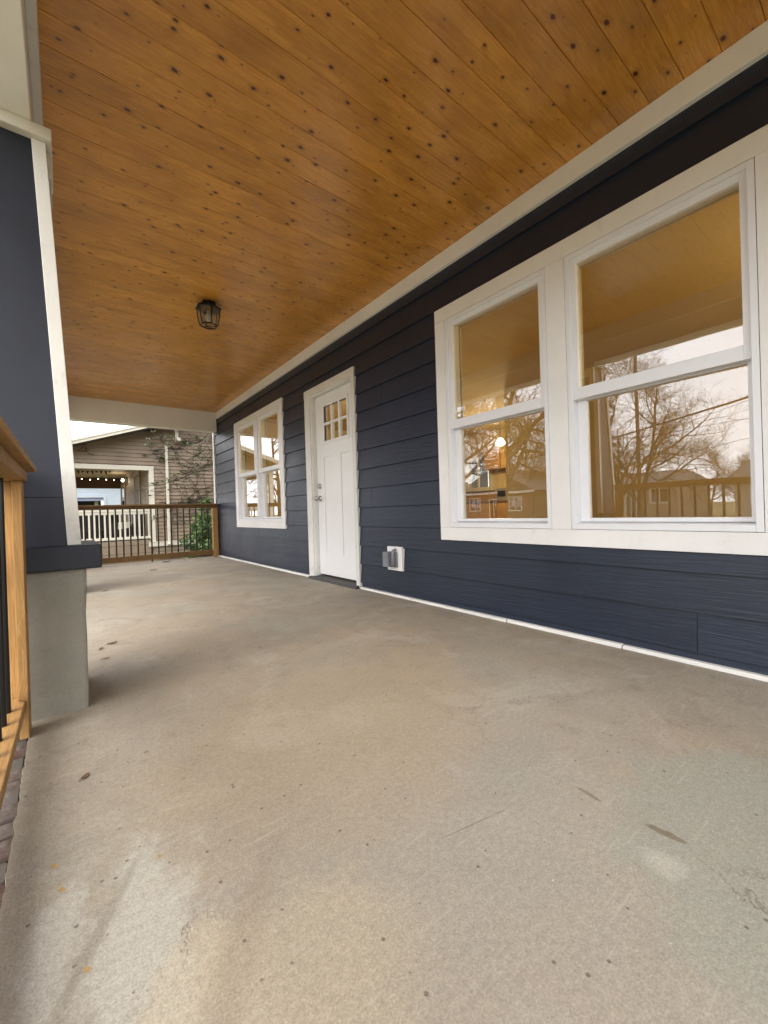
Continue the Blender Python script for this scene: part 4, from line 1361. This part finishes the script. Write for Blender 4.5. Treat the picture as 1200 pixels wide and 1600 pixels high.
# ================================================================== across the street (seen in the window glass)
def bungalow(name, label, x0, x1, y0, y1, eave, ridge, axis, wall, wins, hip=0.0, oh=.5):
    """front faces +X; axis = ridge direction"""
    t = thing('street_house', ((x0 + x1) / 2, (y0 + y1) / 2, GZ), label, 'house', 'houses across the street')
    part('wall', MB().holes('X', x1 - .2, x1, y0, y1, GZ, eave, wins), M[wall], t)
    part('wall', MB().box(x0, x1 - .201, y0, y0 + .2, GZ, eave).box(x0, x1 - .201, y1 - .2, y1, GZ, eave).box(x0, x0 + .2, y0 + .201, y1 - .201, GZ, eave), M[wall], t)
    rm = MB()
    if axis == 'Y':
        xm = (x0 + x1) / 2
        a, b, c, d = y0 - oh, y0 - oh + hip, y1 + oh - hip, y1 + oh
        rm.v += [(x0 - oh, a, eave), (x1 + oh, a, eave), (x1 + oh, d, eave), (x0 - oh, d, eave), (xm, b, ridge), (xm, c, ridge)]
        rm.f += [(0, 1, 4), (1, 2, 5, 4), (2, 3, 5), (3, 0, 4, 5), (3, 2, 1, 0)]
    else:
        ym = (y0 + y1) / 2
        a, d = x0 - oh, x1 + oh
        rm.v += [(a, y0 - oh, eave), (d, y0 - oh, eave), (d, y1 + oh, eave), (a, y1 + oh, eave), (a + hip, ym, ridge), (d - hip, ym, ridge)]
        rm.f += [(0, 1, 5, 4), (1, 2, 5), (2, 3, 4, 5), (3, 0, 4), (3, 2, 1, 0)]
    r_ = part('roof', rm, M['shingles'], t)
    part('fascia', MB().box(x1 + oh + .001, x1 + oh + .04, y0 - oh, y1 + oh, eave - .18, eave + .03), M['far_trim'], t)
    for (a, b, c, d) in wins:
        w_ = empty('window' if c > GZ + .5 else 'door', (x1, (a + b) / 2, c), t)
        part('frame', MB().holes('X', x1 - .02, x1 + .05, a - .1, b + .1, c - .1, d + .1, [(a + .03, (a + b) / 2 - .03, c + .03, d - .03), ((a + b) / 2 + .03, b - .03, c + .03, d - .03)]), M['far_trim'], w_)
        part('pane', MB().box(x1 - .08, x1 - .05, a, b, c, d), M['glass_far'], w_)
    return t
bungalow('house', 'low tan house with hip roof mirrored in the double window', -45, -36, 11.9, 19.5, 2.45, 3.75, 'Y', 'far_tan', [(12.6, 13.9, .7, 1.9), (15.0, 15.9, -.6, 1.6), (17.0, 18.6, .6, 1.9)], 1.0)
bungalow('house', 'grey house with tall gable mirrored at the far edge of the double window', -46, -36, .5, 8.2, 2.3, 5.4, 'Y', 'far_grey', [(1.6, 3.2, .5, 1.8), (4.0, 4.9, -.6, 1.6), (5.8, 7.2, .5, 1.8)], 2.0)
bungalow('house', 'brown house with steep front gable mirrored behind the drooping tree', -40, -30, 21.6, 30.2, 2.25, 4.75, 'X', 'far_brown', [(22.8, 24.2, .4, 1.7), (25.6, 26.5, -.6, 1.5), (27.8, 29.2, .4, 1.7)], 0.0)
bungalow('house', 'tan house down the street past the brown gable', -41, -31, 35, 44, 2.4, 4.6, 'Y', 'far_tan', [(36.5, 38, .5, 1.8), (39.2, 40.1, -.6, 1.5), (41.5, 43, .5, 1.8)], 1.5)
bungalow('house', 'grey cottage up the street past the tall grey gable', -42, -33, -14, -4, 2.4, 4.8, 'X', 'far_grey', [(-12.5, -11, .5, 1.8), (-9.5, -8.6, -.6, 1.5), (-7.2, -5.6, .5, 1.8)], 0.0)

# utility poles and lines
def pole(x, y, h, label):
    t = thing('utility_pole', (x, y, GZ), label, 'pole', 'utility poles')
    part('shaft', MB().lathe(x, y, [(.12, GZ - .2), (.08, GZ + h)], 10), M['pole'], t, smooth=True)
    part('crossarm', MB().box(x - .06, x + .06, y - 1.1, y + 1.1, GZ + h - .9, GZ + h - .77), M['pole'], t)
    for q in (-1.0, -.5, .5, 1.0):
        part('insulator', MB().lathe(x, y + q, [(.03, GZ + h - .77), (.045, GZ + h - .70), (.02, GZ + h - .62)], 8), M['far_trim'], t)
    return t
pole(-22, 9.7, 11.5, 'wooden utility pole across the street between the bare trees')
pole(-22, 46, 11.5, 'wooden utility pole farther down the street')
pole(-22, -28, 11.5, 'wooden utility pole up the street past the grey cottage')
def wire(pts, r, label):
    P = []
    for i in range(len(pts) - 1):
        a, b = Vector(pts[i]), Vector(pts[i + 1])
        for k in range(10):
            P.append(a.lerp(b, k / 10))
    P.append(Vector(pts[-1]))
    tag(part('power_line', MB().tube(P, r, 6), M['dark_open'], smooth=True), label, 'cable', 'overhead cables')
wire([(-21.95, 21.5, 4.4), (-16, 13.5, 3.45), (-11.25, 6.98, 3.08), (-7.74, 2.22, 3.08), (-2.5, -4.9, 3.35), (1.2, -9.9, 3.8)], .030, 'thick service cable sagging across the front yard')
wire([(-21.8, 46, 5.6), (-21.8, 20, 4.75), (-21.8, 7.85, 4.57), (-21.8, 4.75, 4.66), (-21.8, -28, 6.2)], .014, 'thin telephone cable along the far kerb')
wire([(-21.9, 46, 9.9), (-21.9, 9.7, 9.6), (-21.9, -28, 9.9)], .012, 'upper power cable along the far kerb')
wire([(-31, 40, 4.6), (-30, 9, 4.2), (-30, 6.5, 4.6), (-30, -20, 7.0)], .016, 'cable running behind the front yards across the street')
wire([(-16.6, 8.0, 4.1), (-13, 5.22, 3.45), (-13, 3.16, 3.96), (-12.5, -6, 6.0)], .009, 'slender drop wire above the street')
